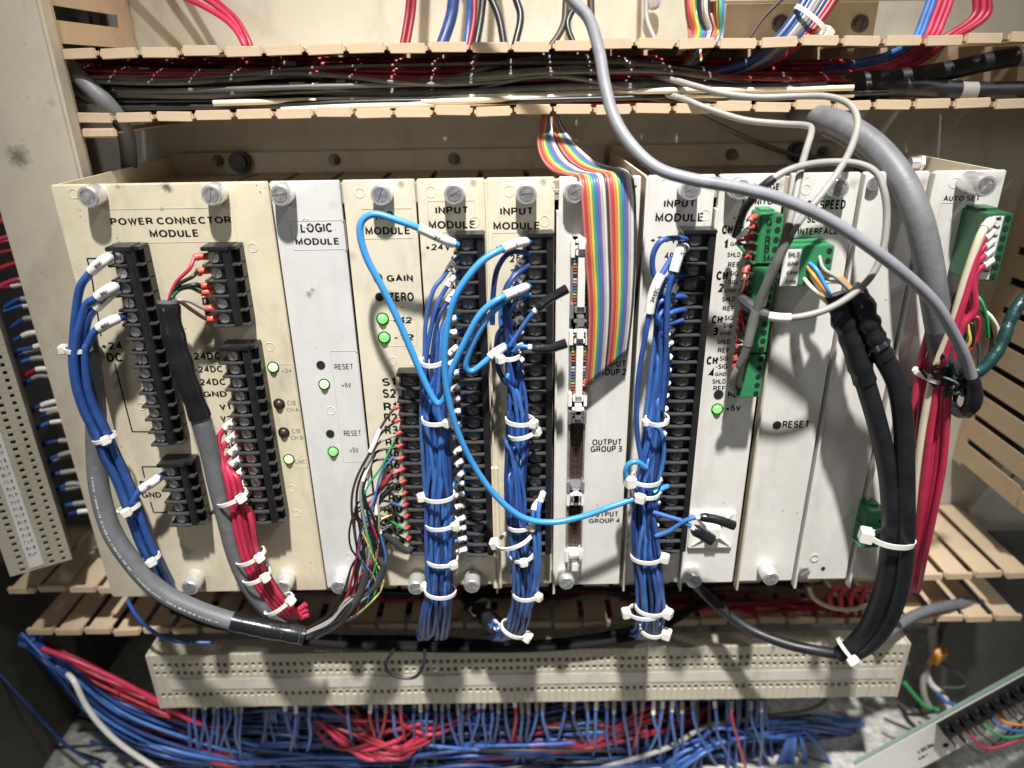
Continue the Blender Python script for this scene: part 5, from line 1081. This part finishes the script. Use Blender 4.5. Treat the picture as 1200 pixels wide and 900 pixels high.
# ================================================================== wires under the rail
def fall(k, x):
    d = R_(-30, 34)*(.5 if x < 290 else 1); return [(x, 820, -47), (x+.05*d+R_(-2, 2), 842, -44), (x+.35*d+R_(-4, 4), 866, -50), (x+1.2*d, 905, -70+R_(-20, 6)), (x+2.2*d, 935, -90)]
xs = [x for x in list(np.arange(222, 285, 6.8))+list(np.arange(318, 372, 15))+list(np.arange(392, 640, 8.4))+list(np.arange(640, 900, 11.5)) if R_(0, 1) < (.95 if x < 290 else .85)]
for k, x in enumerate(xs):
    red = (390 < x < 500 and R_(0, 1) < .35) or (R_(0, 1) < .05); mt = 'red' if red else random.choice(['blue', 'dblue', 'blue', 'mblue'])
    o, p = loose(fall(k, x+R_(-2, 2)), 1.45, mt, 'red wire dropping from the terminal rail' if red else 'blue wire dropping from the terminal rail', group='red wires below the rail' if red else 'blue wires below the rail')
    sleeve_on(p, .0005, .007+R_(0, .008), .0019, o, None, random.choice(['cord', 'cord', 'sleeve']))
def lsweep(k):
    a = R_(0, 1); return [(28+R_(-8, 22), 748+R_(-6, 8), R_(-100, -60)), (58+30*a, 785+R_(-8, 8), R_(-90, -50)), (110+50*a, 825+22*(1-a), R_(-85, -50)), (190+60*a, 862+26*(1-a)-8*a, R_(-80, -50)), (290+60*a, 885+14*(1-a), -70), (420, 905+10*(1-a), -90)]
spread(44, lsweep, (1.6, 2.0), ['blue', 'dblue', 'blue', 'mblue'], 'blue wire sweeping down to the lower left', 'blue wires at lower left')
spread(8, lambda k: [(40+R_(0, 20), 752, -75), (90+R_(0, 40), 780+R_(0, 30), -70), (160+R_(0, 50), 815+R_(0, 40), -62), (240, 845+R_(0, 45), -58), (320, 885+R_(-10, 25), -70)], (1.7, 2.2), ['red', 'darkred', 'red'], 'red wire among the blue ones at lower left', 'red wires at lower left')
loose([(50, 760, -48), (90, 775, -42), (140, 798, -40), (190, 825, -40), (230, 846, -46), (262, 852, -60)], 2.4, 'pink', 'bright pink wire crossing above the blue ones at lower left')
loose([(80, 790, -52), (88, 800, -44), (100, 825, -42), (118, 850, -42), (145, 875, -44), (190, 905, -50)], 2.6, 'white', 'white wire curving through the blue ones at lower left')
loose([(0, 790, -70), (25, 818, -62), (50, 845, -60), (80, 875, -60), (120, 900, -66)], 1.6, 'dblue', 'lone blue wire near the dark left wall')
def msweep(k):
    y = R_(826, 965); s = R_(-18, 14); return [(200+R_(-60, 150), y+s, R_(-110, -60)), (420, y+R_(-14, 14), R_(-115, -52)), (560, y+R_(-18, 14), R_(-115, -52)), (700, y-6+R_(-16, 12), R_(-115, -52)), (840+R_(-60, 60), y-14+R_(-14, 10), R_(-140, -85))]
tangle = MB()
for k in range(330): tangle.tube(catmull(ptsw(msweep(k)), 6), R_(1.6, 2.0)/1000, 7, random.choice((0, 1, 0, 0, 2, 2)))
for k in range(190):
    x0 = R_(60, 560); y = R_(858, 985); tangle.tube(catmull(ptsw([(x0, y-R_(0, 30), R_(-130, -60)), (x0+90, y+R_(-10, 10), R_(-120, -58)), (x0+200, y+R_(-14, 10), R_(-120, -58)), (x0+330, y+R_(-20, 14), R_(-130, -62)), (x0+420, y+R_(-30, 10), R_(-150, -80))]), 6), R_(1.5, 1.9)/1000, 7, random.choice((0, 1, 0, 0, 2)))
for k in range(80):
    x = R_(300, 900); d = R_(-24, 28); tangle.tube(catmull(ptsw([(x, 812, -62), (x+.1*d, 840, -60), (x+.5*d, 872, R_(-75, -58)), (x+d, 915, R_(-95, -62)), (x+1.6*d, 945, -90)]), 6), R_(1.3, 1.7)/1000, 7, random.choice((0, 1, 0, 1, 2)))
tag(tangle.build('wire_tangle', ['dblue', 'blue', 'wblack'], ang=60), 'dense tangle of dark blue wires below the terminal rail', 'wires', kind='stuff')
def rcurl(k):
    x, y = R_(400, 510), R_(850, 890); return [(x-50, y-34+R_(-14, 14), -58), (x-15, y-5+R_(-8, 8), -50), (x+20, y+R_(-10, 10), -48), (x+55, y-18+R_(-18, 10), -56), (x+75, y-42, -76)]
spread(16, rcurl, (1.6, 2.0), ['red', 'red', 'darkred', 'pink'], 'red wire curling in the tangle below the rail', 'red curls below the rail')
spread(9, lambda k: [(600+R_(-60, 60), 880+R_(-25, 20), -60), (680, 865+R_(-25, 15), -54), (760, 850+R_(-22, 15), -58), (840, 838+R_(-14, 14), -90)], (1.6, 2.0), ['red', 'darkred'], 'red wire running right through the tangle', 'red wires right of the tangle')
loose([(690, 903, -58), (740, 890, -56), (790, 873, -58), (830, 850, -62), (900, 840, -70), (950, 832, -80), (975, 815, -95)], 2.4, 'cord', 'dirty white cable crossing the tangle toward the right', 'cable', name='cable')
spread(16, lambda k: [(770+R_(-20, 40), 915, -60), (805+R_(-16, 16), 884+R_(-14, 12), R_(-80, -52)), (855+R_(-20, 24), 864+R_(-14, 12), R_(-84, -54)), (920+R_(-20, 30), 852+R_(-12, 14), R_(-100, -64)), (985+R_(-25, 25), 850+R_(-10, 14), -110), (1030+R_(-10, 20), 860+R_(-8, 16), -150)], (1.7, 2.1), ['mblue', 'blue', 'mblue'], 'brighter blue wire bending right above the cabinet floor', 'blue wires at lower right of the tangle')
spread(10, lambda k: (lambda a: [(932+a*.2, 854+R_(0, 5), -74), (938+a*.5, 872+R_(-3, 3), -68), (940+a, 910, -72)])(R_(-45, 45)), (1.7, 2.1), ['mblue', 'blue'], 'blue wire dropping to the floor at lower right', 'short blue wires at lower right')
# ---- lower right clutter
pl = thing('cable_gland', P(1096, 765, -100), 'amber cable gland on a grey cable at lower right', 'cable gland')
p = catmull(ptsw([(1092, 730, -105), (1093, 750, -104), (1094, 765, -103)]), 5); wireobj(pl, p, .0045, 'cord', 10, 'cable_stub')
c = P(1096, 766, -103); m = MB(); m.cyl(c, (.5, -.8, -.2), .012, .004, 24); m.cyl(c+np.array([.002, -.0032, -.0008]), (.5, -.8, -.2), .009, .004, 20); m.build('gland_nut', 'amber', pl)
for pts, r, mt, lb in (([(1090, 775, -105), (1082, 795, -100), (1083, 815, -95), (1090, 830, -90)], 3.2, 'cord', 'grey cable hanging below the amber gland'), ([(1085, 780, -106), (1090, 800, -104), (1105, 815, -100), (1115, 835, -92)], 3.0, 'white', 'white lead beside the amber gland'), ([(1060, 800, -90), (1072, 815, -88), (1085, 828, -86), (1100, 832, -84)], 2.0, 'green', 'green and yellow earth wire at lower right'), ([(1052, 826, -80), (1062, 836, -76), (1080, 838, -76), (1095, 832, -80)], 1.4, 'wblack', 'thin black wire by the floor at lower right'), ([(1100, 775, -100), (1130, 795, -95), (1128, 805, -92), (1105, 806, -95)], 1.6, 'dgrey', 'dark thin wire curl beside the amber gland'), ([(1098, 812, -90), (1108, 822, -86), (1120, 826, -84)], 2.0, 'mblue', 'short blue lead end at lower right')):
    loose(pts, r, mt, lb)
# ---- tilted module at the lower right corner
tilt = math.radians(41); o0 = P(1092, 848, -30)
U_ = np.array([math.cos(tilt), 0, math.sin(tilt)]); V_ = np.array([math.sin(tilt), 0, -math.cos(tilt)]); N_ = np.array([0, -1.0, 0])
TM = np.eye(4); TM[:3, 0] = U_; TM[:3, 1] = -N_; TM[:3, 2] = -V_; TM[:3, 3] = o0
tmod = thing('terminal_module', o0, 'white module with a black terminal strip lying tilted in the lower right corner', 'module')
def T_(m, *a, **k): return m.xf(TM).build(*a, **k)
T_(MB().box(-.085, .16, 0, .004, -.046, 0, bev=.001), 'face_plate', 'offwhite', tmod)
T_(MB().box(-.080, .16, .0002, .0036, .0003, .0016), 'edge_strip', 'glassgreen', tmod)
st2 = T_(MB().box(.004, .15, -.006, -.0002, -.0215, -.0020).box(.004, .15, -.012, -.0055, -.0115, -.0085), 'terminal_strip', 'black', tmod)
for i in range(14):
    u = .004+.0098*i
    T_(MB().box(u-.0006, u+.0006, -.0125, -.0002, -.0235, -.0015, bev=.0003), 'divider', 'black', st2)
    m = MB(); slotted_disc(m, (u+.0048, -.006, -.0165), .0032, .0018, R_(0, 3), 0); T_(m, 'terminal_screw', 'screw', st2)
    m = MB(); m.cyl((u+.0048, -.006, -.0055), (0, -1, 0), .0024, .001, 12); T_(m, 'terminal_screw', 'darksteel', st2)
def ttxt(s, u0, v0, wd, ht):
    v, f, mx = glyphs(s, .02); q = np.stack([u0-v[:, 1]/mx[1]*0+ -v[:, 0]/mx[0]*wd, np.full(len(v), -.0004)-v[:, 2]*.002, v0+ht-v[:, 1]/mx[1]*ht], 1); T_(MB().add(q, f), 'lettering', 'ink', tmod, smooth=False)
ttxt('RESET', -.012, -.026, .016, .0045); ttxt('+5V', -.022, -.034, .010, .0045)
m = MB(); m.cyl((-.004, .0002, -.033), (0, -1, 0), .0028, .0007, 16); T_(m, 'button_hole', 'blackgap', tmod)
for k, (u, mt) in enumerate(((.020, 'pink'), (.036, 'green'), (.044, 'mblue'), (.051, 'orange'), (.066, 'dgrey'), (.075, 'pink'), (.083, 'mblue'), (.012, 'dgrey'), (.028, 'dgrey'), (.059, 'dgrey'), (.09, 'dgrey'), (.098, 'dgrey'))):
    L = lambda a, b, c: TM[:3, :3]@np.array([a, b, c])+TM[:3, 3]
    big = k < 4
    q = catmull(np.array([L(u, -.007, -.018), L(u+.001, -.013, -.026), L(u+.006+.004*k*big, -.016, -.040), L(u+.025+.012*big, -.014, -.052 if big else -.040), L(u+.075, -.008, -.060 if big else -.030)]), 6)
    wireobj(tmod, q, .0013 if big else .0009, mt, 7)
